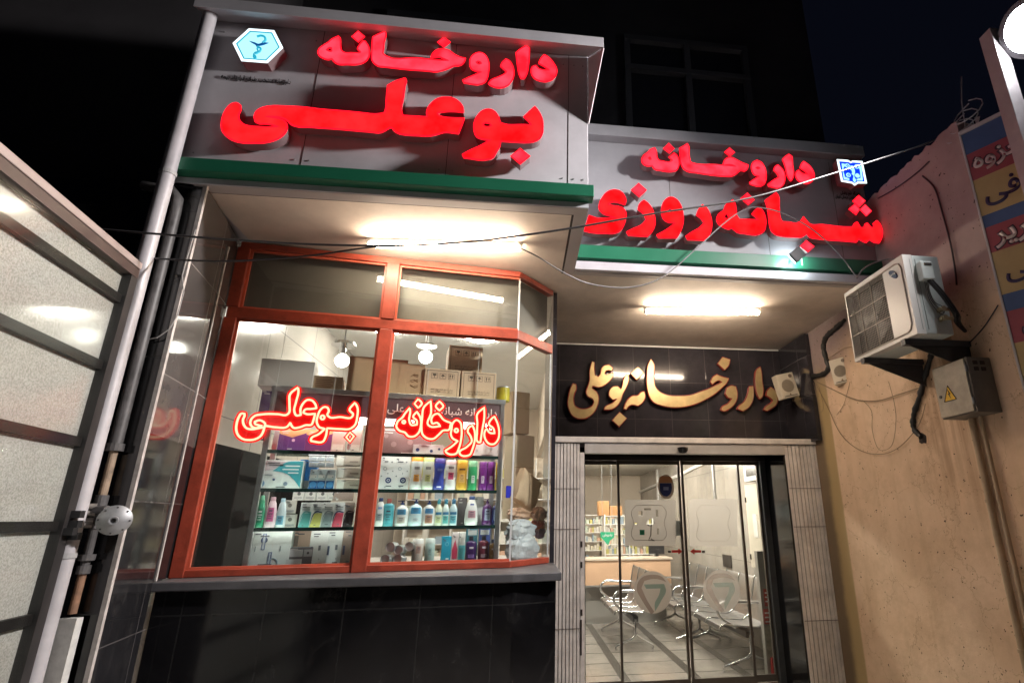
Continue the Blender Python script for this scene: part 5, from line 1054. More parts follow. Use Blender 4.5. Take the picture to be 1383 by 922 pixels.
# ---- goods. positions are read on a shelf: x in the photo picks the place along the shelf, d the distance behind the front edge
PM = {}
def pm(c, r=.35, v=0.0):
    k = 'goods_%d_%d_%d_%d' % (int(c[0]*99), int(c[1]*99), int(c[2]*99), int(r*10))
    return mat(k, c, r, var=v)
def place(x, z, d):
    r = ray(x, 461); # intersect the vertical plane through the ray's column with the shelf line
    lo, hi = 300, 900
    for _ in range(40):
        mid = (lo+hi)/2; p = cpx(x, mid, d)
        if p.z > z: lo = mid
        else: hi = mid
    return cpx(x, (lo+hi)/2, d)
def pxw(p, n): return n*((p-CAM).dot(FW))/FPX
RZ = YC
def bottle(x, si, wpx, hpx, body, cap, label=None, style='shampoo', d=.07, desc='', cat='bottle', name='bottle', flat=.6, band=None, grp=None, z=None):
    p = place(x, SZ[si] if z is None else z, d); w_, h = pxw(p, wpx)/2, pxw(p, hpx)
    t = thing(name, desc, cat, p, grp, rz=RZ+random.uniform(-.14, .14))
    if style == 'shampoo': bp, cp_ = [(.80, 0), (.95, .02), (1, .12), (.94, .5), (.86, .76), (.80, .80)], [(.80, .802), (.84, .81), (.84, .97), (.78, 1.0)]
    elif style == 'pump': bp, cp_ = [(.85, 0), (.98, .02), (1, .1), (1, .55), (.93, .68), (.6, .76), (.28, .80), (.26, .84)], [(.34, .842), (.34, .90), (.16, .91), (.14, .97), (.3, .975), (.3, 1.0)]
    elif style == 'taper': bp, cp_ = [(.8, 0), (.96, .03), (1, .2), (.9, .5), (.62, .8), (.42, .87)], [(.44, .872), (.44, .97), (.36, 1.0)]
    elif style == 'wavy': bp, cp_ = [(.9, 0), (1, .02), (.97, .2), (.86, .45), (.9, .65), (1, .80), (1, .84)], [(1.0, .842), (1.02, .86), (1.0, .98), (.96, 1.0)]
    elif style == 'slim': bp, cp_ = [(.9, 0), (1, .02), (1, .6), (.8, .68), (.5, .76), (.42, .8)], [(.5, .802), (.5, .95), (.2, 1.0)]
    elif style == 'can': bp, cp_ = [(.94, 0), (1, .015), (1, .76), (.95, .80)], [(.98, .802), (.98, .97), (.9, 1.0)]
    elif style == 'square': bp, cp_ = [(.95, 0), (1, .02), (1, .72), (.9, .78), (.4, .82)], [(.42, .822), (.42, .97), (.38, 1.0)]
    MB().lathe([(r*w_, q*h) for r, q in bp], n=22, sy=flat).build('bottle_body', pm(body, .28), t, smooth=50, local=True)
    MB().lathe([(r*w_, q*h) for r, q in cp_], n=18, sy=flat).build('cap', pm(cap, .35), t, smooth=50, local=True)
    if style == 'pump': MB().box(-w_*.75, w_*.15, -.005, .005, h*.97, h*1.0).build('nozzle', pm(cap, .35), t, local=True)
    if label:
        for (z0, z1, col, a) in label:
            rr = 1.012; zs = [z0+(z1-z0)*i/5 for i in range(6)]
            def rad(q):
                for (r0, q0), (r1, q1) in zip(bp, bp[1:]):
                    if q0 <= q <= q1: return r0+(r1-r0)*(q-q0)/max(1e-6, q1-q0)
                return bp[-1][0]
            MB().lathe([(rad(q)*w_*rr+.0006, q*h) for q in zs], n=14, sy=flat, a0=-math.pi/2-a, a1=-math.pi/2+a).build('bottle_label', pm(col, .4), t, smooth=60, local=True)
            if z1-z0 > .1:
                lp = MB(); dk = sum(col) > .6
                for q0, q1, f in ((.72, .82, .62), (.52, .58, .8), (.38, .43, .5), (.20, .24, .7)):
                    qa, qb = z0+(z1-z0)*q0, z0+(z1-z0)*q1
                    lp.lathe([(rad(qa)*w_*rr+.0013, qa*h), (rad(qb)*w_*rr+.0013, qb*h)], n=8, sy=flat, a0=-math.pi/2-a*f*.8, a1=-math.pi/2+a*f*.8)
                lp.build('label_print', pm((.05, .05, .09) if dk else (.55, .56, .58), .4), t, smooth=60, local=True)
    return t
def carton(x, si, wpx, hpx, body, marks=(), d=.07, dep=None, desc='', cat='box', name='carton', grp=None, z=None, rz=0.0, rough=.45):
    p = place(x, SZ[si] if z is None else z, d); w_, h = pxw(p, wpx)/2, pxw(p, hpx); dep = dep or min(.10, w_*1.2)
    t = thing(name, desc, cat, p, grp, rz=RZ+rz+random.uniform(-.045, .045))
    MB().box(-w_, w_, 0, dep, 0, h).build('carton_body', pm(body, rough, .05), t, bevel=.0015, local=True)
    rq = random.Random(int(x*7)+si); dkc = (.10, .10, .12) if sum(body) > .7 else (.50, .48, .46)
    marks = list(marks)+[('r', (u, v, u+rq.uniform(.12, .4), v+.03), dkc) for u, v in ((rq.uniform(.06, .2), rq.uniform(.86, .93)), (rq.uniform(.3, .5), rq.uniform(.05, .10)), (rq.uniform(.06, .3), rq.uniform(.80, .84)))]
    for k, (kind, a, col) in enumerate(marks):
        e = -.0012-.0004*k
        if kind == 'r': q = [(a[0], a[1]), (a[2], a[1]), (a[2], a[3]), (a[0], a[3])]
        elif kind == 'p': q = smooth_poly(a) if len(a) > 5 else a
        elif kind == 'c': q = [(a[0]+a[2]*math.cos(i*.3491), a[1]+a[2]*2*w_/h*math.sin(i*.3491)) for i in range(18)]
        elif kind == 'o':
            ro, ri = a[2], a[3]; f = 2*w_/h
            MB().prism([[V(((a[0]+ro*math.cos(i*.3491)-.5)*2*w_, e, (a[1]+ro*f*math.sin(i*.3491))*h)) for i in range(18)], [V(((a[0]+ri*math.cos(i*.3491)-.5)*2*w_, e, (a[1]+ri*f*math.sin(i*.3491))*h)) for i in range(18)]], (0, -e-.0002, 0), back=False).build('print', pm(col, .4), t, local=True); continue
        MB().prism([[V(((u-.5)*2*w_, e, v*h)) for u, v in q]], (0, -e-.0002, 0), back=False).build('print', pm(col, .4), t, local=True)
    return t
W_, NV, BL, TE = (.62, .64, .64), (.02, .04, .13), (.03, .12, .45), (.05, .36, .42)
GR = 'goods in the window cabinets'
# left cabinet: shelf under the neon word
for x, lb, c in ((392, 'purple carton with tan edge at the end of the left cabinet top shelf', (.10, .03, .16)), (428, 'purple carton beside the first one, on the top shelf of the left cabinet', (.14, .03, .14))):
    carton(x, 3, 33, 30, c, [('p', [(0, .78), (.5, .62), (1, .85), (1, 1), (0, 1)], (.45, .30, .14)), ('c', (.55, .5, .06), (.6, .4, .55))], desc=lb)
for x, lb in ((455, 'pinkish plain carton on the top shelf of the left cabinet, next to the purple ones'), (477, 'pale carton near the mullion on the top shelf of the left cabinet')):
    carton(x, 3, 17, 38, (.50, .40, .36), [('r', (.1, .1, .9, .3), (.6, .55, .5))], desc=lb)
carton(470, 3, 5, 12, (.6, .6, .6), d=.03, desc='tiny pale box in front of the plain cartons under the neon word')
# shelf 2 (index 2)
carton(376, 2, 53, 38, (.60, .62, .62), [('p', [(.30, .62), (.62, .95), (.98, .98), (.98, .05), (.80, .35), (.60, .55)], (.05, .30, .36)), ('p', [(0, .70), (.02, .98), (.60, .96), (.30, .66), (.1, .62)], (.50, .42, .45)), ('r', (.58, .78, .92, .82), (.65, .7, .7)), ('r', (.52, .66, .90, .70), (.65, .7, .7)), ('r', (.66, .54, .90, .58), (.65, .7, .7)), ('c', (.08, .18, .09), (.15, .25, .38)), ('c', (.64, .18, .05), (.2, .25, .33)), ('c', (.36, .32, .03), NV), ('r', (.14, .46, .32, .5), (.25, .28, .30))], desc='white carton with a teal corner print on the second shelf of the left cabinet')
carton(412, 2, 22, 40, (.02, .20, .60), [('r', (0, 0, 1, .30), (.28, .29, .32)), ('r', (.6, .36, 1, .44), NV)], d=.16, desc='bright blue carton half hidden behind the teal printed carton')
for k, x in enumerate((421.5, 432.5, 444.5)):
    carton(x, 2, 10.6, 26, (.42, .50, .55), [('r', (.04, .0, .96, .42), (.015, .07, .22)), ('c', (.5, .22, .40), (.06, .20, .42)), ('r', (.1, .56, .8, .72), (.65, .66, .66)), ('c', (.7, .62, .07), (.2, .2, .2))], d=.05, desc='small white and navy carton, %s in the trio on the second shelf' % ('leftmost', 'middle', 'rightmost')[k])
    for j in range(3):
        carton(x+.8, 2, 10, 6.4, (.50, .53, .56), [('r', (.06, .2, .94, .75), (.30, .34, .38))], d=.055, z=SZ[2]+.140+.0365*j+.0, desc='flat grey carton, %s of the stack over the %s navy carton' % (('lowest', 'middle one', 'topmost')[j], ('leftmost', 'middle', 'rightmost')[k]))
for k, z in enumerate((0, .076, .152)):
    carton(470, 2, 30, 13, (.33, .28, .24), [('r', (0, 0, .30, 1), (.50, .49, .46)), ('r', (.55, .35, .9, .5), (.2, .16, .14))], z=SZ[2]+z, dep=.07, desc='brown and white carton, %s of three stacked by the mullion' % ('lowest', 'middle', 'topmost')[k])
# shelf 3 (index 1)
bottle(348, 1, 12.5, 42, (.03, .28, .15), (.12, .38, .24), [(.15, .6, (.02, .16, .09), .7)], 'taper', desc='green pump bottle at the left end of the third shelf in the left cabinet')
bottle(363, 1, 15, 40, (.62, .46, .52), (.40, .25, .30), [(.2, .65, (.50, .10, .25), .6)], 'taper', desc='pink lotion bottle next to the green one in the left cabinet')
bottle(377, 1, 13, 38, (.50, .58, .62), (.35, .50, .60), [(.1, .4, (.15, .35, .48), .7)], 'taper', desc='pale blue bottle third along the shelf in the left cabinet')
for k, (x, y) in enumerate(((390, 0), (390, .085))): carton(x, 1, 14, 17, (.50, .48, .44), [('c', (.5, .6, .18), (.15, .14, .13)), ('r', (.1, .1, .9, .25), (.3, .3, .3))], z=SZ[1]+y, desc='small grey carton, %s of a pair beside the pale blue bottle' % ('lower', 'upper')[k])
for k, (x, c, nm) in enumerate(((410, (.10, .33, .33), 'teal'), (425, (.50, .46, .14), 'yellow'), (440, (.22, .26, .29), 'grey'), (454.5, (.45, .06, .10), 'red'), (468.5, (.02, .012, .015), 'black'))):
    carton(x, 1, 14, 32, (.58, .60, .60) if k < 4 else (.36, .31, .27), [('p', [(.0, 0), (.28, .52), (.36, .57), (.98, .57), (.92, 0)], c), ('p', [(.0, 0), (.28, .52), (.36, .57), (.98, .57), (.98, .61), (.30, .61), (.20, .54)], NV if k in (1, 3) else c), ('r', (.2, .78, .85, .82), (.3, .32, .32)), ('r', (.2, .70, .85, .73), (.3, .32, .32))], d=.05, desc='white carton with a slanted %s panel in the row on the third shelf' % nm)
    if k < 4: carton(x-8+k, 1, 13.5, 13, (.55, .55, .53), [('c', (.55, .65, .16), (.1, .1, .1)), ('r', (.15, .2, .85, .32), (.3, .3, .3))], d=.11, z=SZ[1]+.165, desc='small white carton standing above and behind the %s panelled one' % nm)
carton(463, 1, 26, 12, (.32, .25, .20), [('r', (.05, .2, .95, .8), (.26, .20, .17))], d=.11, z=SZ[1]+.165, desc='flat brown carton behind the black panelled one')
# bottom shelf of the left cabinet
carton(358, 0, 54, 48, (.50, .56, .55), [('o', (.38, .74, .075, .045), NV), ('r', (.335, .48, .42, .92), (.10, .14, .26)), ('r', (.355, .5, .40, .9), (.40, .46, .50)), ('r', (.52, .0, .60, .42), (.12, .15, .25)), ('r', (.545, .03, .575, .40), (.38, .44, .48)), ('r', (.20, .44, .22, .58), (.2, .24, .25)), ('r', (.76, .44, .78, .58), (.2, .24, .25)), ('o', (.64, .12, .12, .105), (.25, .35, .42))], desc='large pale green carton with blue pen drawings on the bottom shelf')
carton(402, 0, 32, 25, (.10, .10, .11), [('r', (.02, .52, .62, .88), (.36, .37, .38)), ('r', (.66, .52, .98, .88), (.30, .31, .32)), ('r', (.02, .02, .62, .40), (.42, .44, .45)), ('c', (.82, .7, .05), (.05, .05, .05))], desc='black and silver carton on the bottom shelf beside the pen carton')
carton(404, 0, 28, 48, (.50, .36, .28), [('r', (.0, .52, .3, .8), (.18, .15, .13))], d=.17, desc='tan carton standing behind the black and silver one')
for k, x in enumerate((426, 449, 470)):
    carton(x, 0, 21.5, 46, ((.52, .57, .56), (.50, .56, .55), (.28, .235, .20))[k], [('r', (.08, .3, .20, .55), (.06, .08, .14)), ('r', (.52, .44, .66, .58), (.12, .14, .16)), ('r', (.6, .18, .66, .22), (.3, .3, .3))], desc=('pale carton with small dark print, left one of the bottom shelf trio', 'pale carton with small dark print, middle one of the bottom shelf trio', 'brown carton with small dark print by the mullion on the bottom shelf')[k])

# right cabinet, top row
for k, x in enumerate((520.5, 540.5)):
    carton(x, 2, 19.5, 45, (.56, .58, .58), [('o', (.62, .28, .20, .11), NV), ('c', (.62, .28, .06), NV), ('o', (.34, .62, .12, .085), (.25, .28, .30)), ('c', (.2, .88, .05), (.2, .2, .22)), ('c', (.75, .82, .06), (.22, .24, .26)), ('c', (.55, .48, .04), (.2, .2, .22)), ('c', (.85, .55, .05), (.3, .3, .3)), ('c', (.15, .40, .05), (.2, .22, .24)), ('c', (.45, .08, .06), (.3, .32, .34))], desc='white carton with navy rings, %s of the pair on the right cabinet shelf' % ('left', 'right')[k])
rowA = [(560.5, 15.5, 45, W_, (.75, .30, .03), [(.25, .45, (.70, .32, .03), .5), (.60, .68, (.2, .2, .2), .5)], 'wavy', 'white shampoo bottle with an orange cap'),
 (576, 15.5, 45, (.60, .63, .55), (.45, .55, .20), [(.25, .45, (.45, .52, .20), .5), (.60, .68, (.2, .2, .2), .5)], 'wavy', 'white shampoo bottle with a lime cap'),
 (591.5, 15, 42, (.03, .05, .30), (.06, .04, .22), [(.6, .68, (.12, .18, .45), .5), (.08, .12, (.6, .6, .7), .4)], 'wavy', 'deep blue shampoo bottle'),
 (607, 15, 40, W_, (.52, .40, .42), [(.35, .58, (.50, .05, .14), .55), (.70, .78, (.2, .2, .2), .5)], 'wavy', 'white shampoo bottle with red fruit and a pink cap'),
 (622.5, 15, 40, (.62, .36, .05), (.60, .34, .04), [(.66, .72, (.15, .08, .03), .6), (.25, .55, (.66, .42, .12), .6)], 'wavy', 'orange shampoo bottle'),
 (637, 12.5, 39, (.03, .26, .10), (.20, .42, .25), [(.25, .5, (.45, .55, .48), .35)], 'can', 'green shampoo bottle'),
 (651, 11, 38, (.13, .02, .17), (.16, .03, .20), [(.25, .5, (.55, .45, .58), .35)], 'can', 'purple bottle, left of its pair'),
 (662, 11, 38, (.14, .02, .18), (.17, .03, .21), [(.25, .5, (.55, .45, .58), .35)], 'can', 'purple bottle, right of its pair'),
 (672.5, 8.5, 37, (.55, .38, .02), (.60, .42, .03), [(.2, .5, (.4, .26, .03), .5)], 'can', 'yellow bottle at the right end')]
for x, w_, h, b, c, lb, st, ds in rowA: bottle(x, 2, w_, h, b, c, lb, st, desc=ds+' on the upper bottle shelf', flat=.62)
# middle row
rowB = [(511, 13, 37, (.60, .62, .62), NV, [(.2, .45, (.30, .36, .36), .6), (.6, .68, (.2, .3, .5), .5)], 'taper', 'white bottle with a navy cap at the left end'),
 (522.5, 14.5, 36, (.05, .28, .34), (.28, .08, .07), [(.12, .66, (.08, .36, .42), .7)], 'square', 'teal mouthwash bottle with a red cap'),
 (541, 17, 33, (.58, .60, .60), NV, [(.45, .66, (.06, .24, .40), .7), (.12, .36, (.42, .38, .34), .6)], 'pump', 'white pump bottle with a blue label and brown fruit'),
 (559.5, 17.5, 35, (.46, .58, .62), NV, [(.45, .68, (.05, .25, .44), .8), (.15, .3, (.5, .58, .6), .6)], 'pump', 'pale blue pump bottle'),
 (577.5, 16, 33, (.58, .58, .58), NV, [(.48, .68, (.06, .22, .42), .7), (.10, .42, (.35, .18, .12), .6)], 'pump', 'white pump bottle with dark fruit print'),
 (591, 9.5, 35, (.56, .60, .48), (.03, .22, .28), [(.40, .5, (.04, .16, .30), .9), (.1, .34, (.45, .50, .28), .8)], 'slim', 'slim bottle with a green label, left of three'),
 (600.5, 9.5, 35, (.50, .60, .58), (.03, .20, .30), [(.40, .5, (.04, .16, .30), .9), (.08, .36, (.10, .40, .38), .8)], 'slim', 'slim bottle with a mint label, middle of three'),
 (611, 10.5, 35, (.46, .58, .62), (.03, .14, .26), [(.40, .5, (.04, .16, .30), .9), (.08, .36, (.12, .36, .44), .8)], 'slim', 'slim bottle with a pale blue label, right of three'),
 (635.5, 18, 38, (.64, .64, .63), NV, [(.25, .50, (.42, .22, .26), .6), (.68, .74, (.1, .12, .3), .4)], 'taper', 'large white teardrop bottle'),
 (657, 13.5, 34, (.10, .03, .14), (.06, .02, .10), [(.18, .62, (.36, .40, .55), .6)], 'pump', 'violet hand wash bottle'),
 (669, 11.5, 32, (.025, .03, .16), (.02, .02, .06), [(.18, .62, (.32, .38, .58), .6)], 'pump', 'navy hand wash bottle at the right end')]
for x, w_, h, b, c, lb, st, ds in rowB: bottle(x, 1, w_, h, b, c, lb, st, desc=ds+' on the middle bottle shelf', flat=.6)
carton(623, 1, 12, 36, (.13, .11, .12), [], d=.14, desc='dark plain carton behind the large white teardrop bottle')
carton(643, 1, 18, 37, (.40, .40, .40), [], d=.17, desc='grey carton behind the large white teardrop bottle')
# bottom row
for k, (x, dz) in enumerate(((520, 0), (537, 0), (538, .055), (553, .075), (527, .075))):
    p = place(x, SZ[0]+.030+dz, .045); t = thing('jar', ('left roll end at the foot of the heap of silver jars', 'right roll end at the foot of the heap of silver jars', 'roll end in the middle of the heap of silver jars', 'upper right roll end of the heap of silver jars', 'upper left roll end of the heap of silver jars')[k], 'jar', p)
    ax = V((-.25, -1, .05)).normalized(); r = pxw(p, 6.3)
    MB().cyl(p-ax*.07, p, r, n=22).build('jar_body', pm((.36, .36, .37), .35), t, smooth=50); MB().lathe([(.001, .001), (r*.8, .001), (r*.85, .006), (r, .006), (r, -.012)], n=22, c=p, axis=ax).build('lid', M_alu, t, smooth=40)
rowC = [(562.5, 15, 31, (.55, .48, .43), (.60, .60, .58), [(.4, .7, (.45, .30, .25), .4)], 'can', 'cream canister'), (579, 13, 31, (.40, .52, .50), (.52, .58, .56), [(.3, .6, (.28, .42, .40), .4)], 'can', 'mint canister')]
for x, w_, h, b, c, lb, st, ds in rowC: bottle(x, 0, w_, h, b, c, lb, st, desc=ds+' on the bottom bottle shelf', flat=.9)
carton(601.5, 0, 12.5, 33, (.02, .30, .45), [('o', (.55, .7, .2, .15), (.2, .5, .6)), ('r', (.5, .1, .8, .16), (.6, .7, .7))], d=.06, desc='turquoise carton on the bottom bottle shelf')
carton(613, 0, 9, 38, (.50, .46, .46), [('p', [(.5, .75), (.1, .4), (.15, .1), (.85, .1), (.9, .4)], (.45, .05, .10))], d=.06, desc='white carton with a red drop on the bottom bottle shelf')
carton(622.5, 0, 8.5, 38, (.50, .52, .50), [('r', (0, 0, 1, .55), (.10, .38, .42))], d=.06, desc='white and teal carton on the bottom bottle shelf')
for k, (x, b, c, l) in enumerate(((635, (.04, .015, .08), (.03, .05, .12), (.22, .12, .35)), (652, (.10, .02, .035), (.08, .09, .22), (.30, .20, .22)), (665, (.20, .11, .04), (.10, .06, .03), (.32, .22, .12)))):
    bottle(x, 0, 14 if k < 2 else 11, 32 if k < 2 else 27, b, (.02, .02, .03), [(.15, .28, l, .6), (.5, .58, (.5, .45, .5), .4)], 'square', desc=('dark violet', 'dark red', 'brown')[k]+' squat bottle at the right end of the bottom bottle shelf')
    if k < 2: carton(x+1, 0, 15, 45, ((.05, .20, .26), (.05, .08, .26))[k], [('r', (.1, .72, .9, .86), (.55, .6, .62))], d=.14, desc='carton in %s wrap standing behind the %s squat bottle' % (('teal', 'indigo')[k], ('dark violet', 'dark red')[k]))
# backs of the top shelves on the right: patterned wrap
carton(545, 3, 70, 36, (.20, .12, .12), [('c', (.3, .4, .05), (.3, .2, .2)), ('c', (.6, .5, .05), (.3, .2, .2)), ('c', (.15, .7, .04), (.3, .2, .2))], d=.12, desc='dark patterned carton behind the neon word in the right cabinet')
carton(578, 3, 40, 14, (.46, .47, .48), [('c', (.15, .5, .06), NV), ('c', (.6, .4, .05), NV), ('c', (.85, .6, .04), NV)], d=.06, desc='flat white spotted pack lying under the neon word in the right cabinet')
carton(655, 3, 38, 28, (.44, .42, .41), [('c', (.2, .3, .05), (.3, .3, .3)), ('c', (.7, .4, .05), (.3, .3, .3))], d=.09, desc='pale spotted carton at the right end of the shelf behind the neon word')

# ---- cartons on top of the cabinets
ZT = 2.488
M_kraft = mat('kraft_cardboard', (.52, .34, .19), .7, var=.12, vscale=4); M_kraft2 = mat('pale_kraft', (.64, .47, .31), .7, var=.12, vscale=4); M_tape = mat('parcel_tape', (.30, .19, .09), .35); M_ink = mat('carton_ink', (.06, .045, .03), .6)
def topbox(x0, x1, hpx, m, desc, d=.04, dep=.22, marks=None, dz=0.0, name='cardboard_box', rz=0.0):
    p = place((x0+x1)/2, ZT+dz, d); w_, h = pxw(p, x1-x0)/2, pxw(p, hpx)
    t = thing(name, desc, 'cardboard box', p, None, rz=RZ+rz)
    MB().box(-w_, w_, 0, dep, 0, h).build('box_body', m, t, bevel=.003, local=True)
    if m is not M_white: MB().box(-.02, .02, -.0, dep, h, h+.001).build('tape', M_tape, t, local=True)
    if marks == 'fragile':
        b = MB(); e = -.001
        for a0, a1, c0, c1 in ((-.88, -.86, .06, .94), (.86, .88, .06, .94), (-.88, .88, .92, .935)): b.box(a0*w_, a1*w_, e, -.0002, c0*h, c1*h)
        for k in (-.45, .02, .5):
            cx = k*w_; s = w_*.16; z0 = h*.74
            for (q0, q1, q2, q3) in ((-1.1, 1.1, -1, -.9), (-1.1, 1.1, .9, 1), (-1.1, -1, -1, 1), (1, 1.1, -1, 1)): b.box(cx+q0*s, cx+q1*s, e, -.0002, z0+q2*s, z0+q3*s)
        cx = -.45*w_; s = w_*.16; z0 = h*.74; b.box(cx-s*.6, cx+s*.6, e-.0003, -.0002, z0+s*.1, z0+s*.7).box(cx-s*.1, cx+s*.1, e-.0003, -.0002, z0-s*.7, z0+s*.1)
        cx = .02*w_; b.add([(cx-s*.8, e-.0003, z0), (cx+s*.8, e-.0003, z0), (cx, e-.0003, z0+s*.7)], [(0, 1, 2)]).box(cx-s*.08, cx+s*.08, e-.0003, -.0002, z0-s*.7, z0)
        cx = .5*w_
        for q in (-.45, .45): b.box(cx+(q-.12)*s, cx+(q+.12)*s, e-.0003, -.0002, z0-s*.6, z0+s*.2).add([(cx+(q-.35)*s, e-.0003, z0+s*.2), (cx+(q+.35)*s, e-.0003, z0+s*.2), (cx+q*s, e-.0003, z0+s*.75)], [(0, 1, 2)])
        b.build('carton_print', M_ink, t, local=True)
        fr = V((math.cos(RZ+rz), math.sin(RZ+rz), 0)); fn = V((fr.y, -fr.x, 0))
        wrt = writing('carton_lettering', 'بیش از پنج طبقه چیده نشود\nدر جای خشک نگهداری شود', M_ink, None, (0, 0, 0), X_, Z_, width=w_*1.25, height=h*.17, depth=.0006)
        for v in wrt.data.vertices: v.co += V((0, -.0008, h*.22))
        wrt.parent = t
    elif marks == 'lines':
        b = MB()
        for k in range(5): b.box(-w_*.7, w_*(.3+.1*(k % 2)), -.001, -.0002, h*(.25+.12*k), h*(.29+.12*k))
        b.build('carton_print', mat('rust_ink', (.30, .12, .06), .6), t, local=True)
    elif marks == 'script':
        b = MB()
        for k in range(3): b.tube([V((-w_*.1+w_*.45*math.sin(i*1.3+k), -.001, h*(.3+.17*k)+h*.05*math.sin(i*2.1))) for i in range(7)], .0025, n=5)
        b.build('carton_print', mat('brown_marker', (.20, .10, .04), .6), t, local=True)
    return t
topbox(352, 417, 38, mat('grey_board', (.42, .39, .36), .6, var=.06), 'flat grey box at the left end on top of the left cabinet', dep=.2)
topbox(420, 459, 21, M_kraft2, 'small carton with rust printed lines on top of the left cabinet', marks='lines', d=.09)
topbox(470, 545, 50, M_kraft, 'big plain brown carton on the cabinets behind the window mullion', d=.06, dep=.25)
topbox(547, 570.5, 44, M_kraft, 'narrow brown carton with marker scrawl next to the big plain one', marks='script', d=.06)
topbox(572, 619, 39, M_kraft2, 'carton with handling symbols, left one of the pair on the right cabinet', marks='fragile')
topbox(622, 669, 38, M_kraft2, 'carton with handling symbols, right one of the pair on the right cabinet', marks='fragile')
topbox(605, 650, 39, M_kraft2, 'carton with handling symbols lying on top of the pair', marks='fragile', dz=.195, d=.08)
p = place(679, ZT, .07); yt = thing('tin', 'yellow tin with a pale rim at the right end on top of the right cabinet', 'tin', p)
MB().cyl(p, p+Z_*pxw(p, 18), pxw(p, 9), n=26).build('tin_body', mat('yellow_tin', (.50, .42, .03), .35, var=.3, vscale=12), yt, smooth=50); MB().lathe([(pxw(p, 9.4), 0), (pxw(p, 9.4), .008), (pxw(p, 8.4), .008), (.001, .004)], n=26, c=p+Z_*pxw(p, 18)).build('lid', M_alu, yt)
carton(357, 3, 17, 40, (.09, .06, .14), [], z=2.30, d=.2, desc='dark violet carton stacked at the far left behind the cabinet upright')
carton(353, 3, 17, 26, (.30, .30, .40), [('r', (.2, .3, .8, .5), (.12, .12, .2))], z=2.16, d=.2, desc='grey wrapped pack under the dark violet carton at the far left')

# ---- bay end: bags and tall cartons at the right
def baypt(x, y, d): return onP(x, y, WP+sn*d, sn)
def bag(x0, y0, x1, y1, d, m, desc, seed, cat='bag', name='plastic_bag', lump=.28, thick=.7, extra=None):
    rnd = random.Random(seed); c = baypt((x0+x1)/2, (y0+y1)/2, d); hw, hh = pxw(c, x1-x0)/2*1.0, pxw(c, y1-y0)/2
    ph = [rnd.uniform(0, 6.28) for _ in range(6)]
    vs = []; n, k = 40, 24
    for j in range(k+1):
        for i in range(n):
            t = 2*math.pi*i/n; f = math.pi*j/k
            r = 1+lump*.5*math.sin(3*t+ph[0]+2*f)+lump*.35*math.sin(7*t+ph[1]-3*f)+lump*.25*math.sin(11*f+ph[2]+2*t)+lump*.3*abs(math.sin(9*t+5*f+ph[4]))
            u = math.copysign(abs(math.sin(f)*math.cos(t))**.7, math.sin(f)*math.cos(t)); v_ = math.copysign(abs(math.cos(f))**.8, math.cos(f))
            vs.append(c+sd*(u*hw*r)+sn*(math.sin(f)*math.sin(t)*hw*thick*r)+Z_*(-v_*hh*(1+.12*math.sin(5*t+ph[3]))))
    fs = [(j*n+i, j*n+(i+1) % n, (j+1)*n+(i+1) % n, (j+1)*n+i) for j in range(k) for i in range(n)]
    t_ = thing(name, desc, cat, (c.x, c.y, c.z-hh))
    MB().add(vs, fs).build('bag_body', m, t_, smooth=35)
    if extra: MB().sphere(c+extra[0], extra[1], n=10).build('bag_contents', extra[2], t_, smooth=50)
    return t_
M_plas = mat('silver_plastic', (.52, .57, .61), .22, var=.22, vscale=24, bump=.7, bscale=38)
M_beig = mat('beige_cloth', (.58, .42, .27), .75, var=.15)
bag(678, 722, 730, 762, .13, M_plas, 'crumpled clear and silver bag at the bottom of the bay end', 1, thick=.55, lump=.2)
bag(680, 703, 724, 733, .15, M_plas, 'knotted silver bag on top of the bottom one in the bay end', 2, thick=.55, lump=.34)
bag(684, 686, 716, 704, .20, mat('brown_snack_pack', (.55, .34, .22), .4, var=.5, vscale=20), 'brown snack pack under the beige cushion in the bay end', 3)
bag(717, 685, 738, 703, .16, mat('russet_pack', (.58, .34, .24), .4, var=.5, vscale=22), 'russet pack at the right edge of the bay end', 4)
bag(718, 700, 737, 714, .17, mat('red_pack', (.45, .05, .035), .35, var=.4, vscale=22), 'red pack with pale stripes at the right edge of the bay end', 5)
bag(722, 712, 737, 726, .17, mat('violet_pack', (.22, .14, .28), .4, var=.4, vscale=22), 'violet pack below the red one in the bay end', 6)
def baybox(x0, y0, x1, y1, d, dep, m, desc, rz=0.0, cat='cardboard box', name='cardboard_box', bev=.004):
    c = baypt((x0+x1)/2, y1, d); w_ = pxw(c, x1-x0)/2*.92; h = pxw(c, y1-y0)
    t = thing(name, desc, cat, c, None, rz=math.atan2(sd.y, sd.x)*.5+rz)
    MB().box(-w_, w_, 0, dep, 0, h).build('box_body', m, t, bevel=bev, local=True)
    MB().box(-w_, w_, -.0015, -.0003, h*.60, h*.605).build('flap_line', M_tape, t, local=True)
    return t
baybox(688, 528, 717, 585, .34, .2, M_kraft2, 'tall tan carton high up behind the bay end glass')
baybox(690, 588, 722, 700, .30, .2, mat('cream_carton', (.66, .54, .39), .6, var=.08), 'tall cream carton below the tan one behind the bay end glass')
c = baypt(714, 685, .20); cu = thing('cushion_pack', 'beige wrapped cushion leaning in the bay end above the silver bags', 'pack', c)
bu = (sd*math.cos(.42)-Z_*math.sin(.42)); bv = (Z_*math.cos(.42)+sd*math.sin(.42)); hw = pxw(c, 18)
vs = []; n = 12
for j in range(n+1):
    for i in range(n+1):
        u, v_ = i/n*2-1, j/n*2-1; th = (1-u**6)*(1-v_**6); vs.append(c+Z_*hw*1.25+bu*u*hw*1.25+bv*v_*hw*1.2-sn*(.018*th+.006*math.sin(9*u+4*v_)))
m1 = len(vs); vs += [p+sn*.05 for p in vs]
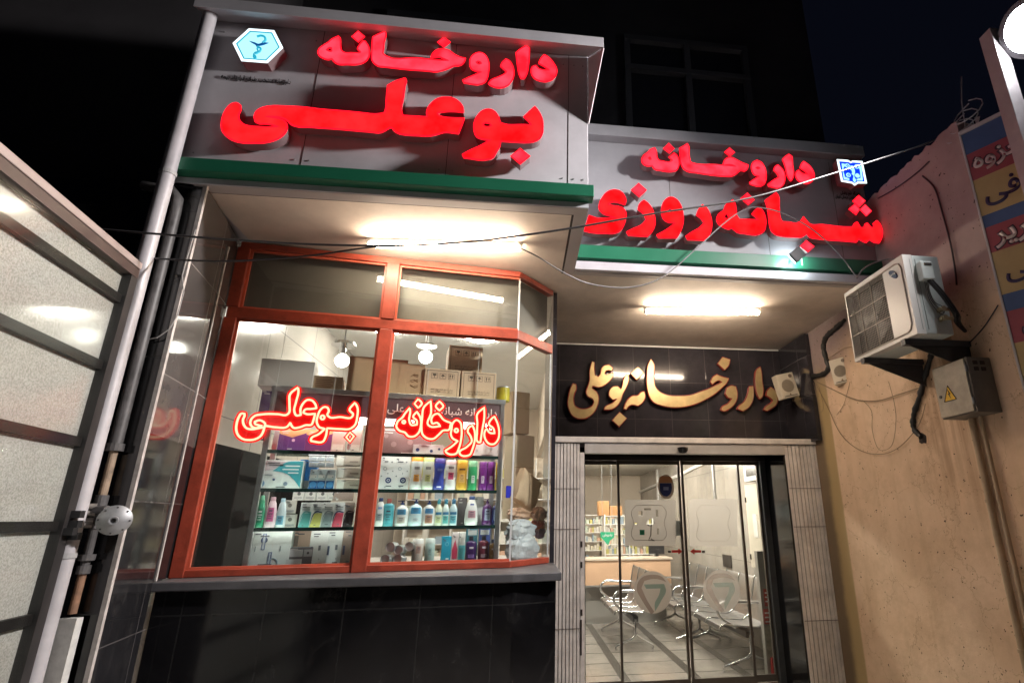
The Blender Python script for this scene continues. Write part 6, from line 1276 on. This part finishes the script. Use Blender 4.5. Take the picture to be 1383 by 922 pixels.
fs = [(j*(n+1)+i, j*(n+1)+i+1, (j+1)*(n+1)+i+1, (j+1)*(n+1)+i) for j in range(n) for i in range(n)]; fs += [tuple(m1+k for k in reversed(f)) for f in fs]
edge = [i for i in range(n+1)]+[(j*(n+1)+n) for j in range(1, n+1)]+[n*(n+1)+i for i in range(n-1, -1, -1)]+[j*(n+1) for j in range(n-1, 0, -1)]
fs += [(edge[k], edge[(k+1) % len(edge)], m1+edge[(k+1) % len(edge)], m1+edge[k]) for k in range(len(edge))]
MB().add(vs, fs).build('cushion_body', M_beig, cu, smooth=60)
bs = thing('blue_sign', 'small blue printed card between the right cabinet and the beige cushion', 'card', baypt(687, 672, .26))
q = baypt(687, 672, .26); MB().fbox(q-sd*.03, sd*.06, sn*.004, Z_*.085).build('card', mat('bright_blue_card', (.02, .03, .50), .4), bs)
# ================================================================== waiting room behind the door
M_perf = mat('perforated_steel', (.34, .33, .32), .30, metal=.9, var=.1, vscale=30)
M_beam = mat('black_beam', (.03, .03, .032), .4)
def bench(x_front, x_back, y0, y1, n, label, facing=-1):
    """steel waiting bench; seats in a row along y, facing -x"""
    t = thing('waiting_bench', label, 'bench', ((x_front+x_back)/2, (y0+y1)/2, FLOORZ), 'steel waiting benches')
    zs = FLOORZ+.42; dw = (y1-y0)/n; xf, xb = x_front, x_back; dx = xb-xf
    MB().box(xf+dx*.48, xf+dx*.62, y0+.03, y1-.03, FLOORZ+.30, FLOORZ+.36).build('beam', M_beam, t)
    prof = [(0, -.035), (.02, 0), (.10, .012), (.45, -.012), (.70, -.02), (.82, .015), (.88, .10), (.94, .25), (1.0, .40), (1.03, .425)]
    for k in range(n):
        a, b = y0+dw*k+.012, y0+dw*(k+1)-.012
        m = MB(); P = [(xf+dx*u, zs+v) for u, v in prof]
        vs = [(x, a, z) for x, z in P]+[(x, b, z) for x, z in P]+[(x+.010, a, z-.012) for x, z in P]+[(x+.010, b, z-.012) for x, z in P]; L = len(P)
        fs = [(i, i+1, L+i+1, L+i) for i in range(L-1)]+[(2*L+i, 3*L+i, 3*L+i+1, 2*L+i+1) for i in range(L-1)]
        fs += [(i, 2*L+i, 2*L+i+1, i+1) for i in range(L-1)]+[(L+i, L+i+1, 3*L+i+1, 3*L+i) for i in range(L-1)]+[(0, L, 3*L, 2*L), (L-1, 3*L-1, 4*L-1, 2*L-1)]
        m.add(vs, fs); m.build('seat', M_perf, t, smooth=40)
    r = MB()
    for k in range(n+1):
        y = y0+dw*k; r.tube([V((xf+dx*u, y, zs+v+.004)) for u, v in prof], .011, n=7)
    r.build('seat_rail', M_chrome, t, smooth=60)
    for y in (y0+.02, y1-.02):
        l = MB(); xm = xf+dx*.55
        l.tube([V((xm, y, FLOORZ+.33)), V((xm, y, FLOORZ+.16)), V((xm-.05, y, FLOORZ+.12)), V((xf+.02, y, FLOORZ+.045))], .018, n=8).tube([V((xm, y, FLOORZ+.16)), V((xm+.05, y, FLOORZ+.12)), V((xb-.02, y, FLOORZ+.045))], .018, n=8)
        for x in (xf+.02, xb-.02): l.cyl((x, y, FLOORZ), (x, y, FLOORZ+.045), .014, n=8)
        l.build('leg', M_chrome, t, smooth=60)
        MB().tube(spline([V((xf+dx*.30, y, zs-.02)), V((xf+.02, y, zs+.08)), V((xf+.0, y, zs+.16)), V((xf+.06, y, zs+.22)), V((xf+dx*.35, y, zs+.225)), V((xf+dx*.93, y, zs+.21))]), .016, n=8).build('armrest', M_chrome, t, smooth=60)
    return t
bench(2.10, 2.70, 6.06, 7.40, 3, 'nearest steel waiting bench along the marble wall, in the right door leaf')
bench(2.00, 2.60, 7.46, 8.66, 3, 'farther steel waiting bench along the marble wall behind the door stiles')
bench(1.18, 1.66, 7.16, 8.34, 3, 'steel waiting bench standing free in front of the counter')
CT = thing('counter', 'long peach fronted service counter in the waiting room', 'counter', (1.65, 8.9, FLOORZ))
MB().box(.97, 2.31, 8.70, 8.76, .69, 1.035).build('front_panel', mat('peach_laminate', (.62, .40, .26), .4, var=.05), CT)
MB().box(.97, 2.34, 8.68, 9.15, 1.036, 1.065).build('counter_top', mat('pale_counter_top', (.58, .48, .38), .3), CT, bevel=.003)
MB().box(.97, 2.28, 8.95, 9.05, FLOORZ, .69).build('counter_base', mat('grey_counter_base', (.34, .33, .31), .5), CT)
MB().box(.97, 2.31, 8.69, 8.70, .675, .70).build('edge_trim', M_alu, CT)
SHL = thing('medicine_shelves', 'white wall shelves crowded with small medicine packs behind the counter', 'shelves', (1.6, 11.2, FLOORZ))
sh = MB(); 
for z in (1.06, 1.22, 1.38, 1.54, 1.70): sh.box(.98, 2.2, 11.0, 11.3, z-.012, z)
for x in (.98, 1.6, 2.19): sh.box(x, x+.02, 11.0, 11.3, FLOORZ, 1.73)
sh.build('shelf_frame', M_white, SHL)
rnd = random.Random(11); pk = {}
pal = [(.60, .56, .45), (.62, .60, .55), (.50, .46, .16), (.30, .38, .45), (.55, .35, .25), (.45, .50, .42), (.62, .58, .5)]
for z in (FLOORZ+.7, 1.06, 1.22, 1.38, 1.54):
    x = 1.0
    while x < 2.15:
        w_ = rnd.uniform(.03, .07); c = rnd.randrange(len(pal)); pk.setdefault(c, MB()).box(x, x+w_*.85, 11.02, 11.12, z+.0005, z+rnd.uniform(.06, .125)); x += w_
for c, m in pk.items(): m.build('medicine_packs', pm(pal[c], .5), SHL)['kind'] = 'stuff'
def shelf_unit(x0, x1, y, zs, label, seed, right=None):
    t = thing('stock_shelves', label, 'shelves', ((x0+x1)/2, y, FLOORZ)); f = MB(); rn = random.Random(seed); pk = {}
    for z in zs: f.box(x0, x1, y, y+.28, z-.014, z)
    for x in (x0, (x0+x1)/2, x1-.02): f.box(x, x+.02, y, y+.28, FLOORZ, zs[-1]+.3)
    f.build('shelf_frame', M_white, t)
    for z in zs:
        x = x0+.025
        while x < x1-.12:
            w_ = rn.uniform(.04, .15); c = rn.randrange(len(pal))
            if rn.random() < .85 and abs(x+w_/2-(x0+x1)/2) > w_/2+.03: pk.setdefault(c, MB()).box(x, x+w_*.92, y+.02, y+.15, z+.0005, z+rn.uniform(.09, .24))
            x += w_
    for c, m in pk.items(): m.build('stock_packs', pm(pal[c], .5), t)['kind'] = 'stuff'
# second shelf run along the left of the right-hand wall, and cartons on it
SH2 = thing('drug_rack', 'tall rack of packed white shelves beyond the counter, near the first door leaf', 'shelves', (1.75, 9.9, FLOORZ))
r2 = MB()
for z in (1.06, 1.22, 1.38, 1.54, 1.68): r2.box(1.48, 2.30, 9.75, 10.0, z-.012, z)
for x in (1.46, 1.88, 2.30): r2.box(x, x+.02, 9.75, 10.0, FLOORZ, 1.70)
r2.build('rack_frame', M_white, SH2); pk = {}
for z in (1.06, 1.22, 1.38, 1.54):
    x = 1.49
    while x < 2.26:
        w_ = rnd.uniform(.03, .06); c = rnd.randrange(len(pal)); pk.setdefault(c, MB()).box(x, x+w_*.85, 9.77, 9.86, z+.0005, z+rnd.uniform(.06, .125)); x += w_
for c, m in pk.items(): m.build('medicine_packs', pm(pal[c], .5), SH2)['kind'] = 'stuff'
for x0, x1, z0, z1, lb in ((1.37, 1.55, 1.682, 1.92, 'orange brown carton on top of the drug rack, the upright one'), (1.56, 1.78, 1.682, 1.84, 'orange brown carton on top of the drug rack, the wider one')):
    tag(MB().box(x0, x1, 9.76, 9.96, z0, z1).build('storage_carton', mat('orange_carton', (.42, .22, .09), .6, var=.15), bevel=.004), lb, 'carton')
GSG = thing('reception_sign', 'small green pointed reception sign hanging over the counter', 'sign', onY(820, 725, 8.6))
gp = [onY(x, y, 8.6) for x, y in [(811, 718), (829.5, 718), (829.5, 725), (824, 729.5), (822, 735), (820, 735), (816, 729.5), (811, 725)]]
MB().prism([gp], (0, .01, 0)).build('sign_plate', mat('sign_green', (.02, .24, .12), .4, emit=(.02, .3, .14), estr=.25), GSG)
writing('sign_lettering', 'پذیرش', M_white, GSG, onY(820.3, 722.5, 8.597), X_, Z_, width=(onY(827, 722, 8.6)-onY(814, 722, 8.6)).length, depth=.002, weight=.02)
MB().cyl((gp[1].x-.03, 8.605, gp[1].z), (gp[1].x-.03, 8.605, 2.62), .003, n=6).cyl((gp[0].x+.03, 8.605, gp[0].z), (gp[0].x+.03, 8.605, 2.62), .003, n=6).build('hanger', M_steel, GSG)
tag(MB().box(2.05, 2.30, 9.0, 9.02, 1.10, 1.36).box(2.15, 2.2, 8.98, 9.06, 1.066, 1.10).build('monitor', mat('dark_monitor', (.02, .02, .022), .3)), 'dark monitor standing on the end of the counter', 'monitor')
for y in (6.6, 7.9):
    tag(MB().box(2.905, 2.919, y-.16, y+.16, .98, 1.14).build('wall_socket_box', mat('dark_recess', (.035, .03, .028), .5)), 'dark recess in the marble wall above the benches, ' + ('nearer' if y < 7 else 'farther'), 'recess', 'dark recesses above the benches')
pal2 = pal
shelf_unit(-1.75, -.35, 9.15, [.62, .95, 1.28, 1.61, 1.94, 2.27], 'stocked white shelves on the back wall seen through the left cabinet', 21)
shelf_unit(-.30, .80, 9.15, [.62, .95, 1.28, 1.61, 1.94, 2.27], 'stocked white shelves on the back wall seen through the right cabinet', 22)
# things on the marble wall
XW = 2.918
a, b = onX(1004, 652, XW), onX(1033, 765, XW)
WCB = thing('wall_cabinet', 'cream metal wall cabinet with a printed notice, seen through the right side light', 'cabinet', (XW, 6.45, a.z))
p1, p2, p3, p4 = onX(1005, 655, XW-.06), onX(1024, 652, XW-.06), onX(1035, 766, XW-.06), onX(1018, 766, XW-.06)
y0, y1 = min(p2.y, p3.y), max(p1.y, p4.y)
MB().box(XW-.06, XW, y0, y1, p4.z, p1.z).build('cabinet_case', mat('cream_metal', (.60, .55, .45), .4), WCB, bevel=.004)
MB().box(XW-.066, XW-.061, y0+.13, y0+.25, p4.z+.35, p4.z+.62).build('notice', mat('white_notice', (.7, .68, .64), .6), WCB)
hg = MB()
for z in (p4.z+.12, p1.z-.18): hg.cyl((XW-.064, y1-.02, z-.03), (XW-.064, y1-.02, z+.03), .012, n=8)
hg.build('hinge', M_dark, WCB)
q1, q2 = onX(1003, 624, XW-.14), onX(1022, 648, XW-.14)
MB2 = MB().box(XW-.14, XW, min(q1.y, q2.y)-.05, max(q1.y, q2.y), q2.z, q2.z+.24); wv = thing('wall_unit', 'white box with a dark screen high on the marble wall above the cream cabinet', 'wall unit', (XW, q1.y, q2.z))
MB2.build('unit_case', M_white, wv, bevel=.006)
MB().box(XW-.146, XW-.141, min(q1.y, q2.y), max(q1.y, q2.y)-.08, q2.z+.06, q2.z+.19).build('screen', mat('dark_screen', (.02, .02, .022), .2), wv)
for k, (x0, yy0, x1, yy1, c) in enumerate(((1031, 795, 1040, 818, (.45, .07, .05)), (1031, 822, 1043, 842, (.50, .10, .08)))):
    a, b = onY(x0, yy0, 5.86), onY(x1, yy1, 5.86)
    nt_ = thing('notice', ('upper' if k == 0 else 'lower')+' red printed notice on a stand inside the right side light', 'notice', ((a.x+b.x)/2, 5.86, b.z))
    MB().box(a.x, b.x, 5.86, 5.864, b.z, a.z).build('notice_sheet', mat('red_notice_%d' % k, c, .5, var=.2), nt_)
    l_ = MB()
    for j in range(3): l_.box(a.x+.01, b.x-.015, 5.857, 5.8595, a.z-.03-.04*j-.012, a.z-.03-.04*j)
    l_.build('notice_text', M_white, nt_)
a, b = onY(1032, 845, 5.87), onY(1046, 892, 5.87)
gn = thing('poster_stand', 'narrow grey stand with a pale picture panel inside the right side light', 'stand', ((a.x+b.x)/2, 5.9, FLOORZ))
MB().box(a.x, b.x+.05, 5.88, 5.95, FLOORZ, 1.3).build('stand_body', mat('grey_stand', (.30, .28, .25), .5), gn)
MB().box(a.x+.01, b.x, 5.873, 5.879, b.z, a.z).build('picture_panel', mat('stand_picture', (.38, .34, .27), .5, var=.5, vscale=14), gn)
a, b = onY(1042, 888, 5.84), onY(1052, 912, 5.84)
tag(MB().box(a.x, b.x+.04, 5.84, 5.94, FLOORZ, a.z).build('red_box', mat('red_plastic', (.40, .03, .025), .4), bevel=.006), 'red plastic box on the floor at the foot of the grey stand', 'box')
# sloping white trunking and pipes on the marble wall
pa, pb = onX(846, 672, XW-.02), onX(918, 641, XW-.02)
tr = thing('cable_trunking', 'white cable trunking sloping up along the marble wall of the waiting room', 'trunking', (XW, 8, 2.0))
pc = onX(952, 624, XW-.02)
MB().bar(pa, pb, .04, .05).bar(pb, pc, .04, .05).build('trunking_run', M_white, tr)
px1 = onX(887, 640, XW-.02)
MB().box(XW-.03, XW-.001, px1.y-.04, px1.y+.04, 1.9, 2.62).build('vertical_trunking', M_white, tr)
ph = onX(963, 640, XW-.02); tag(MB().cyl((XW-.02, ph.y, 1.85), (XW-.02, ph.y, 2.62), .018).build('wall_pipe', M_alu), 'upright metal pipe on the marble wall in the right door leaf', 'pipe')

# ================================================================== lamps inside
def ceiling_lamp(x0, x1, y, z, label):
    t = thing('ceiling_lamp', label, 'ceiling lamp', ((x0+x1)/2, y, z), 'strip lamps inside')
    MB().box(x0, x1, y-.03, y+.03, z-.05, z-.012).build('diffuser', emis('room_lamp_glow', (1.0, .89, .78), E_ROOM), t)
    MB().box(x0-.02, x1+.02, y-.05, y+.05, z-.011, z-.001).build('lamp_base', M_white, t)
for y in (6.4, 7.8, 9.6): ceiling_lamp(1.0, 2.4, y, 2.625, 'strip lamp on the waiting room ceiling, ' + {6.4: 'nearest the door', 7.8: 'over the benches', 9.6: 'over the counter'}[y])
for x, y, nm in ((-1.35, 5.3, 'leftmost'), (-.45, 5.5, 'nearest the door'), (-.9, 7.4, 'farthest from the glass')):  # lamps added to light the room behind the window
    t = thing('added_round_lamp', 'added round flush lamp on the ceiling behind the window, the one ' + nm, 'ceiling lamp', (x, y, 3.43), 'added round flush lamps behind the window')
    MB().cyl((x, y, 3.425), (x, y, 3.448), .15, n=28).build('diffuser', MATS['room_lamp_glow'], t)
    MB().cyl((x, y, 3.4485), (x, y, 3.4515), .17, n=28).build('lamp_base', M_white, t)
gl = onY(462, 487, 4.6); GL_ = thing('globe_lamp', 'bright globe bulb on a chrome rose hanging behind the left window pane', 'lamp', gl)
MB().sphere(gl, .055, n=14).build('globe', emis('globe_glow', (1.0, .93, .82), 22.0), GL_, smooth=60)
MB().cyl(gl+Z_*.055, gl+Z_*.13, .022).lathe([(.10, 0), (.08, .03), (.02, .035)], n=20, c=gl+Z_*.13).build('lamp_rose', M_chrome, GL_, smooth=40)
MB().cyl(gl+Z_*.16, V((gl.x, gl.y, 3.45)), .008, n=8).build('stem', M_chrome, GL_)
g2 = onY(575, 482, 5.0); GL2 = thing('globe_lamp', 'bright globe bulb on a white disc hanging behind the right window pane', 'lamp', g2)
MB().sphere(g2, .06, n=14).build('globe', MATS['globe_glow'], GL2, smooth=60); MB().cyl(g2+Z_*.06, V((g2.x, g2.y, 3.45)), .012, n=8).lathe([(.09, .10), (.09, .115), (.001, .12)], n=20, c=g2).build('lamp_rose', M_white, GL2)
